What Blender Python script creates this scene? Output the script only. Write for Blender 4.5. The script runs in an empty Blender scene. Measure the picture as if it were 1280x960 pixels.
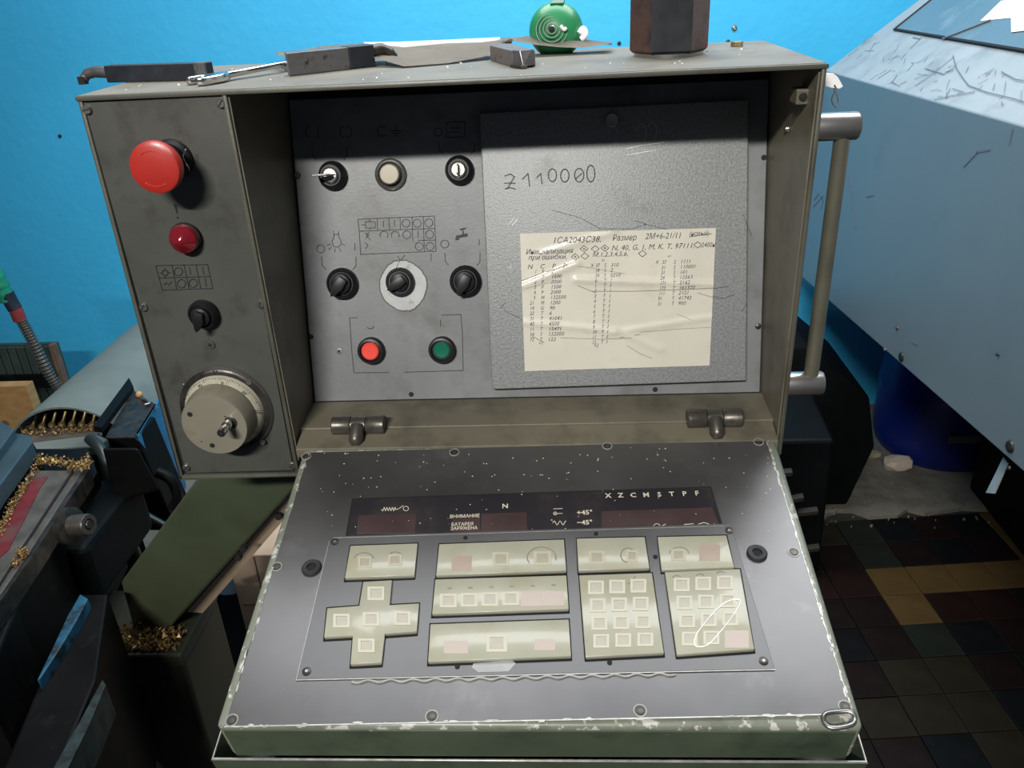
import bpy, bmesh, math, random
from mathutils import Vector, Matrix
random.seed(7)
R = math.radians
S = bpy.context.scene
COL = S.collection

# ------------------------------------------------------------------ camera
FPX, YAW, PITCH, ROLL = 1028.3658, -.0663, .4673, -.0521
CAM = Vector((.3888, -.6874, 1.4765))
fw = Vector((math.sin(YAW)*math.cos(PITCH), math.cos(YAW)*math.cos(PITCH), -math.sin(PITCH)))
r0 = Vector((math.cos(YAW), -math.sin(YAW), 0)); u0 = r0.cross(fw)
rt = math.cos(ROLL)*r0 + math.sin(ROLL)*u0
up = -math.sin(ROLL)*r0 + math.cos(ROLL)*u0
cd = bpy.data.cameras.new('camera'); co = bpy.data.objects.new('camera', cd); COL.objects.link(co)
cd.sensor_fit = 'HORIZONTAL'; cd.sensor_width = 36; cd.lens = FPX/1280*36; cd.clip_start = .01
m3 = Matrix((rt, up, -fw)).transposed()
co.matrix_world = Matrix.Translation(CAM) @ m3.to_4x4()
S.camera = co

# ------------------------------------------------------------------ light
w = bpy.data.worlds.new('world'); S.world = w; w.use_nodes = True
w.node_tree.nodes['Background'].inputs[0].default_value = (.62, .76, 1, 1)
w.node_tree.nodes['Background'].inputs[1].default_value = .085
def area(name, loc, aim, sx, sy, power, col):
    l = bpy.data.lights.new(name, 'AREA'); l.shape = 'RECTANGLE'; l.size = sx; l.size_y = sy
    l.energy = power; l.color = col
    o = bpy.data.objects.new(name, l); COL.objects.link(o); o.location = loc
    o.rotation_euler = (Vector(aim)-Vector(loc)).to_track_quat('-Z', 'Y').to_euler()
    return o
k_ = area('tube_light_hall', (-.30, -2.75, 3.05), (.25, .1, 1.25), .9, .10, 17, (1, .97, .91)); k_.data.spread = R(62)
area('tube_light_front', (.55, .82, 2.65), (.55, 1.02, 0), 2.2, 1.2, 64, (.94, .97, 1))
S.view_settings.view_transform = 'Standard'; S.view_settings.look = 'None'
S.view_settings.exposure = 0; S.view_settings.gamma = 1

# ------------------------------------------------------------------ helpers
def ray(px, py): return fw + (px-640)/FPX*rt - (py-480)/FPX*up
def U(px, py, ax, val):
    d = ray(px, py); t = (val-CAM[ax])/d[ax]; return CAM + t*d
class Frame:
    def __init__(s, O, ex, ey):
        s.O = Vector(O); s.ex = Vector(ex).normalized(); s.ey = Vector(ey).normalized(); s.n = s.ex.cross(s.ey)
    def at(s, px, py, h=0):
        d = ray(px, py); O = s.O + s.n*h
        t = (O-CAM).dot(s.n)/d.dot(s.n); p = CAM+t*d-O
        return (p.dot(s.ex), p.dot(s.ey))
    def M(s, u=0, v=0, w=0, rot=0):
        m = Matrix((s.ex, s.ey, s.n)).transposed().to_4x4()
        m.translation = s.O + s.ex*u + s.ey*v + s.n*w
        return m @ Matrix.Rotation(rot, 4, 'Z')
    def P(s, u, v, w=0): return s.O + s.ex*u + s.ey*v + s.n*w
WM = {}
def put(o, M, parent=None):
    WM[o] = M.copy()
    if parent is not None:
        o.parent = parent; o.matrix_parent_inverse = Matrix.Identity(4)
        o.matrix_basis = WM[parent].inverted() @ M
    else: o.matrix_basis = M
    return o
def T(x=0, y=0, z=0): return Matrix.Translation((x, y, z))
I4 = Matrix.Identity(4)
def tag(o, label=None, cat=None, group=None, kind=None):
    if label: o['label'] = label
    if cat: o['category'] = cat
    if group: o['group'] = group
    if kind: o['kind'] = kind
    return o
def thing(name, label, cat, loc=(0, 0, 0), group=None, M=None):
    o = bpy.data.objects.new(name, None); COL.objects.link(o); o.empty_display_size = .02
    put(o, M if M is not None else T(*loc)); return tag(o, label, cat, group)
def obj(name, bm, mat, parent=None, M=I4, smooth=None, bev=0, seg=2):
    if bev:
        bmesh.ops.remove_doubles(bm, verts=bm.verts, dist=1e-6)
        bm.normal_update()
        ed = [e for e in bm.edges if len(e.link_faces) == 2 and e.calc_face_angle(0) > .5]
        bmesh.ops.bevel(bm, geom=ed, offset=bev, segments=seg, profile=.5, affect='EDGES', clamp_overlap=True)
    bmesh.ops.recalc_face_normals(bm, faces=bm.faces)
    me = bpy.data.meshes.new(name); bm.to_mesh(me); bm.free()
    for m in (mat if isinstance(mat, (list, tuple)) else [mat]): me.materials.append(m)
    if smooth:
        me.shade_smooth()
        me.set_sharp_from_angle(angle=R(smooth))
    o = bpy.data.objects.new(name, me); COL.objects.link(o)
    return put(o, M, parent)
def B(): return bmesh.new()
def box(bm, x0, x1, y0, y1, z0, z1, M=None):
    vs = [bm.verts.new((x, y, z)) for z in (z0, z1) for y in (y0, y1) for x in (x0, x1)]
    for f in ((0, 2, 3, 1), (4, 5, 7, 6), (0, 1, 5, 4), (2, 6, 7, 3), (0, 4, 6, 2), (1, 3, 7, 5)): bm.faces.new([vs[i] for i in f])
    if M: bmesh.ops.transform(bm, matrix=M, verts=vs)
    return bm
def prism(bm, pts, h0, h1, hole=None):
    """outline in XY from z=h0 to h1"""
    a = [bm.verts.new((p[0], p[1], h0)) for p in pts]; b = [bm.verts.new((p[0], p[1], h1)) for p in pts]
    n = len(pts)
    bm.faces.new(a[::-1]); bm.faces.new(b)
    for i in range(n): bm.faces.new((a[i], a[(i+1) % n], b[(i+1) % n], b[i]))
    return bm
def hull(bm, A, Bp):
    """two matching 3D loops joined to a solid"""
    a = [bm.verts.new(p) for p in A]; b = [bm.verts.new(p) for p in Bp]; n = len(A)
    bm.faces.new(a[::-1]); bm.faces.new(b)
    for i in range(n): bm.faces.new((a[i], a[(i+1) % n], b[(i+1) % n], b[i]))
    return bm
def slab(bm, P, off):
    off = Vector(off); return hull(bm, P, [Vector(p)+off for p in P])
def lathe(bm, prof, n=32, M=None, cap=True):
    rings = []; new = []
    for (r_, z) in prof:
        if r_ <= 1e-7: v = [bm.verts.new((0, 0, z))]
        else: v = [bm.verts.new((r_*math.cos(2*math.pi*k/n), r_*math.sin(2*math.pi*k/n), z)) for k in range(n)]
        rings.append(v); new += v
    for a, b in zip(rings, rings[1:]):
        for k in range(n):
            k2 = (k+1) % n
            if len(a) == 1 and len(b) == 1: continue
            if len(a) == 1: bm.faces.new((a[0], b[k], b[k2]))
            elif len(b) == 1: bm.faces.new((a[k], a[k2], b[0]))
            else: bm.faces.new((a[k], a[k2], b[k2], b[k]))
    if cap:
        if len(rings[0]) > 1: bm.faces.new(rings[0][::-1])
        if len(rings[-1]) > 1: bm.faces.new(rings[-1])
    if M: bmesh.ops.transform(bm, matrix=M, verts=new)
    return bm
def tube(bm, pts, r, n=10, closed=False):
    pts = [Vector(p) for p in pts]; rings = []; prev = None; N = len(pts)
    rr = r if isinstance(r, (list, tuple)) else [r]*N
    for i, p in enumerate(pts):
        if closed: t = (pts[(i+1) % N]-pts[i-1]).normalized()
        else: t = (pts[min(i+1, N-1)]-pts[max(i-1, 0)]).normalized()
        if prev is None:
            a = Vector((0, 0, 1)) if abs(t.z) < .9 else Vector((1, 0, 0))
            nrm = t.cross(a).normalized()
        else: nrm = (prev - t*prev.dot(t)).normalized()
        prev = nrm; bn = t.cross(nrm)
        rings.append([bm.verts.new(p+rr[i]*(math.cos(2*math.pi*k/n)*nrm+math.sin(2*math.pi*k/n)*bn)) for k in range(n)])
    L = list(zip(rings, rings[1:])) + ([(rings[-1], rings[0])] if closed else [])
    for a, b in L:
        for k in range(n): bm.faces.new((a[k], a[(k+1) % n], b[(k+1) % n], b[k]))
    if not closed: bm.faces.new(rings[0][::-1]); bm.faces.new(rings[-1])
    return bm
def smooth_path(P, k=8):
    P = [Vector(p) for p in P]; out = []
    for i in range(len(P)-1):
        a, b, c, d = P[max(i-1, 0)], P[i], P[i+1], P[min(i+2, len(P)-1)]
        for j in range(k):
            t = j/k; out.append(.5*((2*b)+(c-a)*t+(2*a-5*b+4*c-d)*t*t+(3*b-a-3*c+d)*t**3))
    out.append(P[-1]); return out
def stroke(bm, pts, w, h=.0003, z=0):
    """thin flat ribbon in XY, z..z+h"""
    for (a, b) in zip(pts, pts[1:]):
        a = Vector((a[0], a[1])); b = Vector((b[0], b[1])); d = b-a
        if d.length < 1e-7: continue
        d.normalize(); nn = Vector((-d.y, d.x))*w/2; a2 = a-d*w*.3; b2 = b+d*w*.3
        prism(bm, [a2-nn, b2-nn, b2+nn, a2+nn], z, z+h)
    return bm
def circ(cx, cy, r_, n=14, a0=0, a1=360): return [(cx+r_*math.cos(R(a0+(a1-a0)*k/n)), cy+r_*math.sin(R(a0+(a1-a0)*k/n))) for k in range(n+1)]
_tc = {}
def text(bm, s, x, y, size, z=0, rot=0, shear=0, align='LEFT', bold=0, sx=1, warp=None):
    k = (s, shear, align, bold)
    if k not in _tc:
        c = bpy.data.curves.new('t', 'FONT'); c.body = s; c.size = 1; c.shear = shear; c.align_x = align; c.offset = bold
        c.resolution_u = 2
        o = bpy.data.objects.new('t', c); COL.objects.link(o)
        me = bpy.data.meshes.new_from_object(o)
        _tc[k] = ([tuple(v.co) for v in me.vertices], [tuple(p.vertices) for p in me.polygons])
        bpy.data.objects.remove(o); bpy.data.curves.remove(c); bpy.data.meshes.remove(me)
    V, F = _tc[k]; cr, sr = math.cos(rot), math.sin(rot); vs = []
    for p in V:
        px, py = p[0]*size*sx, p[1]*size
        vs.append(bm.verts.new((x+px*cr-py*sr, y+px*sr+py*cr, z)))
    for f in F:
        try: bm.faces.new([vs[i] for i in f])
        except ValueError: pass
    return bm

# ------------------------------------------------------------------ materials
def c4(c): return (c[0], c[1], c[2], 1)
def srgb(r_, g, b):
    return tuple(((v/255+.055)/1.055)**2.4 if v/255 > .04045 else v/255/12.92 for v in (r_, g, b))
def mat(name, col, rough=.5, metal=0, var=.12, scale=20, dirt=None, chips=None, bump=None, spec=.5, coat=0, rvar=.1, stretch=None, emis=None):
    m = bpy.data.materials.new(name); m.use_nodes = True; nt = m.node_tree; N = nt.nodes; L = nt.links
    b = N['Principled BSDF']; b.inputs['Roughness'].default_value = rough; b.inputs['Metallic'].default_value = metal
    b.inputs['Specular IOR Level'].default_value = spec; b.inputs['Coat Weight'].default_value = coat; b.inputs['Coat Roughness'].default_value = .08
    tc = N.new('ShaderNodeTexCoord'); src = tc.outputs['Object']
    if stretch:
        mp = N.new('ShaderNodeMapping'); mp.inputs['Scale'].default_value = stretch; L.new(src, mp.inputs[0]); src = mp.outputs[0]
    def noise(sc, det=4, ro=.55):
        n = N.new('ShaderNodeTexNoise'); n.inputs['Scale'].default_value = sc; n.inputs['Detail'].default_value = det; n.inputs['Roughness'].default_value = ro
        L.new(src, n.inputs['Vector']); return n.outputs['Fac']
    def ramp(f, a, c_, ca=(0, 0, 0), cb=(1, 1, 1)):
        r_ = N.new('ShaderNodeValToRGB'); r_.color_ramp.elements[0].position = a; r_.color_ramp.elements[1].position = c_
        r_.color_ramp.elements[0].color = c4(ca); r_.color_ramp.elements[1].color = c4(cb); L.new(f, r_.inputs[0]); return r_.outputs[0]
    n1 = noise(scale)
    out = ramp(n1, .25, .75, [v*(1-var) for v in col], [min(v*(1+var), 1) for v in col])
    def mix(fac, a, bcol):
        x = N.new('ShaderNodeMix'); x.data_type = 'RGBA'; L.new(fac, x.inputs[0]); L.new(a, x.inputs[6]); x.inputs[7].default_value = c4(bcol); return x.outputs[2]
    for d in (dirt, chips):
        if d:
            dc, a, c_, sc = d
            out = mix(ramp(noise(sc, 6, .65), a, c_), out, dc)
    L.new(out, b.inputs['Base Color'])
    if rvar:
        mr = N.new('ShaderNodeMapRange'); L.new(n1, mr.inputs[0]); mr.inputs[3].default_value = max(rough-rvar, .03); mr.inputs[4].default_value = min(rough+rvar, 1); L.new(mr.outputs[0], b.inputs['Roughness'])
    if bump:
        bp = N.new('ShaderNodeBump'); bp.inputs['Strength'].default_value = bump[0]; bp.inputs['Distance'].default_value = bump[2] if len(bump) > 2 else .001
        L.new(noise(bump[1], 3, .5), bp.inputs['Height']); L.new(bp.outputs[0], b.inputs['Normal'])
    if emis: b.inputs['Emission Color'].default_value = c4(emis[0]); b.inputs['Emission Strength'].default_value = emis[1]
    return m
DARKDIRT = (.012, .010, .008)
M = dict(
 wall=mat('blue wall paint', (.05, .50, .86), .55, var=.06, scale=2.5, dirt=((.03, .16, .30), .72, .76, 12), chips=((.02, .06, .12), .765, .775, 34), bump=(.5, 30, .003)),
 cab=mat('olive grey cabinet enamel', (.075, .075, .058), .42, var=.2, scale=9, dirt=((.04, .034, .026), .5, .75, 14), chips=((.35, .34, .3), .74, .76, 60), bump=(.15, 300)),
 cabin=mat('grey beige inner enamel', (.135, .122, .088), .45, var=.2, scale=7, dirt=((.045, .038, .028), .46, .78, 18), bump=(.1, 200)),
 cabtop=mat('dusty cabinet top enamel', (.155, .148, .12), .62, var=.2, scale=12, dirt=((.08, .07, .055), .5, .8, 20), chips=((.5, .48, .42), .76, .78, 90), bump=(.15, 200)),
 plate=mat('grey side plate paint', (.064, .065, .058), .4, var=.2, scale=9, dirt=((.03, .028, .026), .52, .78, 22), bump=(.08, 400)),
 panel=mat('light grey panel paint', (.155, .163, .168), .42, var=.2, scale=9, dirt=((.075, .07, .062), .47, .8, 17), chips=((.3, .29, .26), .72, .8, 40), bump=(.1, 300)),
 door=mat('hammered grey enamel', (.22, .23, .23), .5, metal=.2, var=.32, scale=420, dirt=((.08, .07, .055), .58, .85, 14), bump=(.5, 620, .0007)),
 desk=mat('dark grey desk plate paint', (.115, .112, .112), .3, metal=.6, var=.3, scale=8, dirt=((.23, .22, .22), .55, .85, 9), chips=((.55, .53, .48), .76, .775, 120), bump=(.05, 60), rvar=.1),  # pale blotches are part stain, part sheen painted into the colour
 keyplate=mat('dark grey keypad plate', (.11, .108, .108), .34, metal=.5, var=.18, scale=14, chips=((.5, .48, .44), .75, .77, 110), rvar=.08),
 deskshell=mat('chipped pale green enamel', (.19, .208, .165), .38, var=.25, scale=12, dirt=((.07, .07, .05), .52, .75, 24), chips=((.50, .50, .45), .555, .59, 60)),
 deskfront=mat('green desk front enamel', (.075, .098, .065), .3, var=.25, scale=10, dirt=((.03, .04, .025), .52, .8, 13), chips=((.4, .42, .36), .7, .74, 50), coat=.3),
 green=mat('olive green machine enamel', (.058, .072, .040), .42, var=.2, scale=7, dirt=((.03, .035, .02), .5, .85, 9), chips=((.4, .38, .3), .75, .77, 80)),
 pedestal=mat('shadowed olive pedestal enamel', (.024, .026, .015), .5, var=.2, scale=7, dirt=((.02, .02, .014), .45, .8, 7)),  # olive enamel darkened, the shadow falling on the pedestal is in its colour
 black=mat('black plastic', (.010, .010, .012), .42, spec=.3, var=.2, scale=30),
 rubber=mat('black rubber', (.02, .021, .022), .55, var=.2, scale=30),
 hole=mat('dark hole', (.006, .006, .006), .8, var=.1),
 red=mat('faded red plastic', (.37, .022, .016), .38, var=.08, scale=30, dirt=((.35, .03, .02), .6, .8, 60), coat=.2),
 redbright=mat('bright red button', (.70, .06, .04), .32, var=.05, coat=.3),
 ruby=mat('dark ruby lens', (.16, .006, .012), .12, var=.1, coat=.8),
 greenbtn=mat('dark green button lens', (.008, .12, .07), .2, var=.1, coat=.6),
 beige=mat('dirty beige button', (.36, .32, .25), .45, var=.15, scale=40),
 wheel=mat('beige handwheel lacquer', (.21, .195, .15), .33, metal=.1, var=.1, scale=20, dirt=((.12, .10, .07), .55, .8, 35)),
 dial=mat('cream dial ring', (.38, .36, .28), .4, var=.1, scale=30, dirt=((.2, .17, .12), .55, .8, 40)),
 keymetal=mat('worn nickel key', (.50, .46, .38), .35, metal=.35, var=.15, scale=60),
 chrome=mat('chrome', (.62, .60, .57), .16, metal=1, var=.1, scale=60),
 steel=mat('worn steel', (.34, .33, .31), .34, metal=.9, var=.2, scale=50, rvar=.08),
 handle=mat('brushed steel handle', (.42, .40, .37), .3, metal=.9, var=.1, scale=30),
 rod=mat('olive steel rod', (.19, .18, .135), .32, metal=.6, var=.15, scale=30),
 darksteel=mat('dark greasy steel', (.07, .065, .058), .38, metal=.7, var=.3, scale=40, dirt=((.02, .018, .015), .45, .7, 60)),
 hinge=mat('grey hinge steel', (.10, .092, .08), .36, metal=.6, var=.25, scale=80, dirt=((.03, .025, .02), .5, .75, 90)),
 nutrust=mat('brown oxidised steel', (.085, .042, .032), .5, metal=.2, var=.3, scale=60, dirt=((.015, .015, .018), .5, .7, 60)),
 nutblack=mat('black nut face', (.007, .010, .014), .42, var=.3, scale=60),
 toolblack=mat('blackened tool steel', (.016, .019, .026), .45, metal=.2, var=.3, scale=60),
 toolgrey=mat('grey tool steel', (.15, .145, .15), .35, metal=.6, var=.25, scale=90, dirt=((.03, .026, .02), .55, .7, 90)),
 carbide=mat('brown grey tool body', (.14, .115, .105), .5, metal=.2, var=.25, scale=90, dirt=((.04, .03, .026), .55, .7, 90)),
 brass=mat('dull brass', (.30, .23, .11), .4, metal=.7, var=.2, scale=80),
 brown=mat('dusty grey paper', (.29, .265, .225), .8, var=.2, scale=14, dirt=((.13, .11, .09), .5, .8, 20)),
 white=mat('white paper', (.8, .8, .78), .7, var=.04, scale=20),
 sheet=mat('yellowed note paper', (.52, .495, .42), .48, var=.07, scale=16, dirt=((.40, .37, .30), .56, .85, 18), bump=(.3, 30, .002), coat=.25),
 ringm=mat('dull worn ring', (.30, .295, .27), .45, metal=.4, var=.3, scale=120),
 crease=mat('painted crease shade', (.20, .175, .13), .6),
 film=mat('glossy film', (.6, .58, .5), .12, var=.03),
 ink=mat('blue black ink', (.02, .022, .05), .6, var=.1),
 inkblack=mat('black marker', (.008, .008, .012), .5, var=.1),
 print_=mat('black print', (.012, .013, .015), .6, var=.1),
 whiteprint=mat('cream print', (.62, .58, .45), .6, var=.1),
 window=mat('smoked display window', (.028, .026, .03), .14, var=.2, scale=12, dirt=((.07, .05, .05), .5, .85, 12), coat=.4, spec=.5),
 led=mat('dim red display strip', (.055, .035, .035), .22, var=.15, scale=30),
 keypad=mat('cloudy yellowed silicone', (.36, .355, .275), .3, var=.08, scale=26, dirt=((.32, .29, .17), .5, .8, 22), coat=.35, rvar=.06),
 keyrim=mat('cream key rim', (.42, .40, .29), .35, var=.08, scale=60, coat=.3),
 keycore=mat('tan key centre', (.325, .295, .22), .35, var=.12, scale=80, coat=.3),
 keyred=mat('pinkish red key', (.34, .265, .21), .32, var=.1, scale=40, coat=.35),
 smudge=mat('brown finger smudge', (.22, .18, .14), .4, var=.2, scale=60),
 bare=mat('bare scratched metal', (.5, .49, .45), .4, metal=.5, var=.3, scale=120),
 worn=mat('worn whitish grey patch', (.36, .37, .37), .5, var=.16, scale=60, dirt=((.13, .11, .09), .6, .75, 50)),
 burnt=mat('brown stain rim', (.10, .085, .07), .6, var=.2, scale=60),
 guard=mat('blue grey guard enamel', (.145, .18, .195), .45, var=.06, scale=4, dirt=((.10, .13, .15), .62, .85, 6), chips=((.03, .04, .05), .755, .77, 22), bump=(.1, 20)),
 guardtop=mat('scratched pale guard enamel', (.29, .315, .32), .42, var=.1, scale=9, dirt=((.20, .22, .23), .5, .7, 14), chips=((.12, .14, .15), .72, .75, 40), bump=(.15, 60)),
 glass=mat('dull guard window', (.11, .14, .155), .25, var=.2, scale=5, dirt=((.25, .26, .25), .55, .8, 7), coat=.4),
 scratch=mat('dark scratch', (.12, .14, .16), .6, var=.2, scale=60),
 arch=mat('grey green cover enamel', (.135, .16, .145), .5, var=.14, scale=7, dirt=((.11, .135, .12), .5, .8, 9), chips=((.6, .62, .58), .77, .78, 50)),
 blue=mat('blue tray enamel', (.02, .13, .27), .45, var=.2, scale=10, dirt=((.01, .04, .08), .55, .8, 14)),
 bluegrey=mat('blue grey slab', (.03, .055, .068), .45, var=.2, scale=14, dirt=((.03, .06, .08), .5, .8, 14)),
 brightblue=mat('bright blue painted edge', (.008, .07, .13), .5, var=.3, scale=30, dirt=((.008, .012, .016), .46, .62, 45)),
 greasy=mat('greasy shade black casting', (.004, .004, .004), .5, spec=.12, var=.4, scale=18, dirt=((.015, .013, .011), .58, .75, 30)),  # near-black tone holds the missing light around the lathe as well as grease
 teal=mat('dark teal casting', (.0025, .0045, .005), .6, spec=.1, var=.4, scale=12),
 way=mat('dull steel way', (.11, .10, .088), .42, metal=.4, var=.25, scale=30, dirt=((.06, .05, .04), .5, .8, 35)),
 redstrip=mat('red painted strip', (.11, .009, .012), .5, var=.25, scale=30, dirt=((.07, .05, .045), .48, .75, 25)),
 gold=mat('brass swarf', (.26, .165, .06), .42, metal=.5, var=.5, scale=200),
 wood=mat('pine board', (.42, .24, .09), .6, var=.25, scale=20, dirt=((.12, .05, .02), .66, .74, 12), stretch=(1, 1, 4)),
 crate=mat('dark green slat paint', (.035, .055, .045), .6, var=.3, scale=20),
 cratewood=mat('brown crate edge', (.16, .10, .07), .6, var=.3, scale=30),
 card=mat('brown cardboard', (.45, .33, .23), .75, var=.1, scale=14, dirt=((.3, .21, .14), .55, .85, 9)),
 navy=mat('navy sack', (.006, .012, .028), .6, var=.3, scale=14),
 drum=mat('dark blue plastic drum', (.003, .015, .17), .38, var=.1, scale=6),
 drumlabel=mat('grey drum grip', (.12, .13, .13), .6, var=.1),
 blower=mat('black green housing', (.003, .004, .0045), .55, spec=.15, var=.35, scale=9),
 slat=mat('dark brown slat', (.03, .025, .02), .5, var=.3, scale=30),
 concrete=mat('bare dusty concrete', (.17, .158, .13), .85, var=.25, scale=9, dirt=((.08, .09, .08), .48, .72, 11), bump=(.6, 30, .006)),
 grout=mat('dark grout', (.02, .02, .018), .8, var=.3, scale=20),
 stone=mat('pale broken stone', (.55, .47, .40), .9, var=.12, scale=30, bump=(.6, 30, .006)),
 rubble=mat('grey brown rubble', (.22, .20, .15), .9, var=.3, scale=40, bump=(.6, 60, .004)),
 domegreen=mat('green plastic dome', (.02, .21, .08), .38, var=.1, scale=40, coat=.2),
 domedark=mat('dark green vent', (.006, .10, .035), .4, var=.1),
 tape=mat('grey cloth strip', (.33, .40, .42), .7, var=.1, scale=40),
 hose=mat('ribbed grey hose', (.10, .10, .09), .35, metal=.5, var=.2, scale=60),
 tapegreen=mat('green electrical tape', (.01, .22, .13), .4, var=.25, scale=60),
 tapered=mat('dull red tape', (.20, .03, .03), .5, var=.2, scale=60),
 hosepipe=mat('dark green pipe', (.010, .015, .014), .4, var=.2, scale=30),
)
for i, c in enumerate([(.016, .013, .008), (.080, .050, .018), (.013, .006, .005), (.004, .005, .0055), (.012, .015, .011), (.009, .005, .0045)]):  # glaze colours darkened to carry the shadow lying on the floor
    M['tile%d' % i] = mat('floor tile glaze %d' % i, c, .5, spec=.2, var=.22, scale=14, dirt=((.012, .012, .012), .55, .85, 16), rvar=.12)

# ------------------------------------------------------------------ the setting
WY = 2.0
o = obj('wall_back', box(B(), -2.6, 3.2, WY, WY+.1, -.02, 3.0), M['wall']); tag(o, kind='structure')
floor = obj('floor', box(B(), -2.6, 3.2, -2.2, WY, -.06, -.008), M['grout']); tag(floor, kind='structure')
# concrete strip along the wall, broken front edge
edge = []
random.seed(3)
x = -2.6
while x < 3.2:
    edge.append((x, (1.335 if x > .9 else .55 + (.78 if x > .4 else 0)) + random.uniform(-.02, .02) + (.02 if x > 1.5 else 0))); x += .04 if x > .9 else .12
edge = [(-2.6, edge[0][1])] + edge[1:] + [(3.2, 1.33)]
o = obj('concrete_patch', prism(B(), edge + [(3.2, WY), (-2.6, WY)], -.03, .004), M['concrete'], floor)
# tiles
ta = R(4.5); TW = .106
tmesh = {}
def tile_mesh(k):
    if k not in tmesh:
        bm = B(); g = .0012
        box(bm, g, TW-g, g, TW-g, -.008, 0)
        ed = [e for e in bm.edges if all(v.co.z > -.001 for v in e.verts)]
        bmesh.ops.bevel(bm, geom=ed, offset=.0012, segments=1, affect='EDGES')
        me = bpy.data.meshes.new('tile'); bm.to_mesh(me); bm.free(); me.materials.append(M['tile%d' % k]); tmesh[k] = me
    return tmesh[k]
random.seed(11)
rot = Matrix.Rotation(ta, 4, 'Z')
ox, oy = 1.198, .985
cnt = 0
for i in range(-9, 10):
    for j in range(-8, 5):
        p = rot @ Vector((i*TW, j*TW, 0)); x, y = ox+p.x, oy+p.y
        if y > 1.33 or x < .3 or x > 2.15 or (x < .9 and y > 1.0): continue
        if y+TW > 1.36: continue
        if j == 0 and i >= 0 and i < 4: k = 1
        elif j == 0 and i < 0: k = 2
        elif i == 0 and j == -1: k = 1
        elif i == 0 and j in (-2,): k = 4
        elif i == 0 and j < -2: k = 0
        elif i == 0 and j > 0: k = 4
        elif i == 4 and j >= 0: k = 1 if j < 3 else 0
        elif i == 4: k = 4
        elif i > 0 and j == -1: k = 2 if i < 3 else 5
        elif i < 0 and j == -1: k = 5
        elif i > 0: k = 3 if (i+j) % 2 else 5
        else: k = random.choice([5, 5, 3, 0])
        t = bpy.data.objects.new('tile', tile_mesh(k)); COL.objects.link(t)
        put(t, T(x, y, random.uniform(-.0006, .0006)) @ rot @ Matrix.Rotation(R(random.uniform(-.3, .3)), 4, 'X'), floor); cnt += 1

# ------------------------------------------------------------------ control cabinet
ZT = 1.4; W_ = .6; XP = .1233; D_ = .2136; ZB = ZT-.371
cab = thing('control_cabinet', 'grey-green machine control cabinet with recessed switch panel and tilted keypad desk', 'control cabinet', (.3, .1, ZB))
SP = Frame((0, 0, ZT), (1, 0, 0), (0, 0, 1))
RP = Frame((.1233, .0754, ZT-.3249), (1, 0, 0), (0, .0744, .2828))
DK = Frame((.135, -.2792, ZT-.3998), (1, 0, 0), (0, .2729, .0642))
DL = math.hypot(.2729, .0642); DW = .5917-.135
t_ = .004
bm = B()
box(bm, -.001, W_+.001, -.0015, D_, ZT-t_, ZT)                       # top sheet
box(bm, 0, t_, 0, D_, ZB, ZT-.001)                                   # left cheek
box(bm, XP-.003, XP+.001, 0, D_-.02, ZB, ZT-.001)                    # partition
box(bm, W_-t_, W_, 0, D_, ZB+.016, ZT-.001)                          # right cheek
box(bm, 0, W_, D_-t_, D_, ZB+.016, ZT-.001)                          # rear sheet
box(bm, 0, XP, 0, D_, ZB, ZB+t_)                                     # floor of the left box
obj('shell', bm, M['cab'], cab, bev=.0014, smooth=40)
o = obj('top_dust_skin', box(B(), .001, W_-.001, .001, D_-.001, ZT, ZT+.0004), M['cabtop'], cab)
tag(o, 'dusty worn beige top surface')
# inner cheeks in the beige grey colour
obj('inner_cheek', box(B(), W_-t_-.0012, W_-t_, .004, D_-.02, ZB+.018, ZT-t_-.001), M['cabin'], cab)
obj('inner_cheek', box(B(), XP+.001, XP+.0022, .003, D_-.02, ZB+.018, ZT-t_-.001), M['cabin'], cab)
# side panel plate, lying just behind the rim
sp = [SP.at(*p) for p in ((102, 128), (279, 119), (366, 589), (232, 593))]
obj('side_panel', slab(B(), [SP.P(u, v, -.002) for u, v in sp], (0, .003, 0)), M['plate'], cab, bev=.0006)
obj('panel_gap', box(B(), t_, XP-.003, .0035, .006, ZB+t_, ZT-t_), M['hole'], cab)
# recess panel
bm = B(); prism(bm, [(0.004, 0), (.470, 0), (.470, .306), (.004, .306)], -.003, 0)
obj('switch_panel', bm, M['panel'], cab, RP.M(), bev=.0006)
bm = B(); prism(bm, [(0, -.006), (.474, -.006), (.474, .315), (0, .315)], -.006, -.003)
obj('panel_gap', bm, M['hole'], cab, RP.M())
# sill in front of the panel
bm = B(); slab(bm, [(XP+.001, .0754, 1.0745), (W_-t_, .0754, 1.0745), (W_-t_, .0225, 1.0725), (XP+.001, .0225, 1.0725)], (0, 0, -.012))
obj('sill', bm, M['cabin'], cab, bev=.001)
bm = B(); slab(bm, [(XP+.001, .0215, 1.068), (W_-t_, .0215, 1.068), (W_-t_, .0215, 1.045), (XP+.001, .0215, 1.045)], (0, .004, 0))
obj('sill_front', bm, M['hole'], cab)

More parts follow.
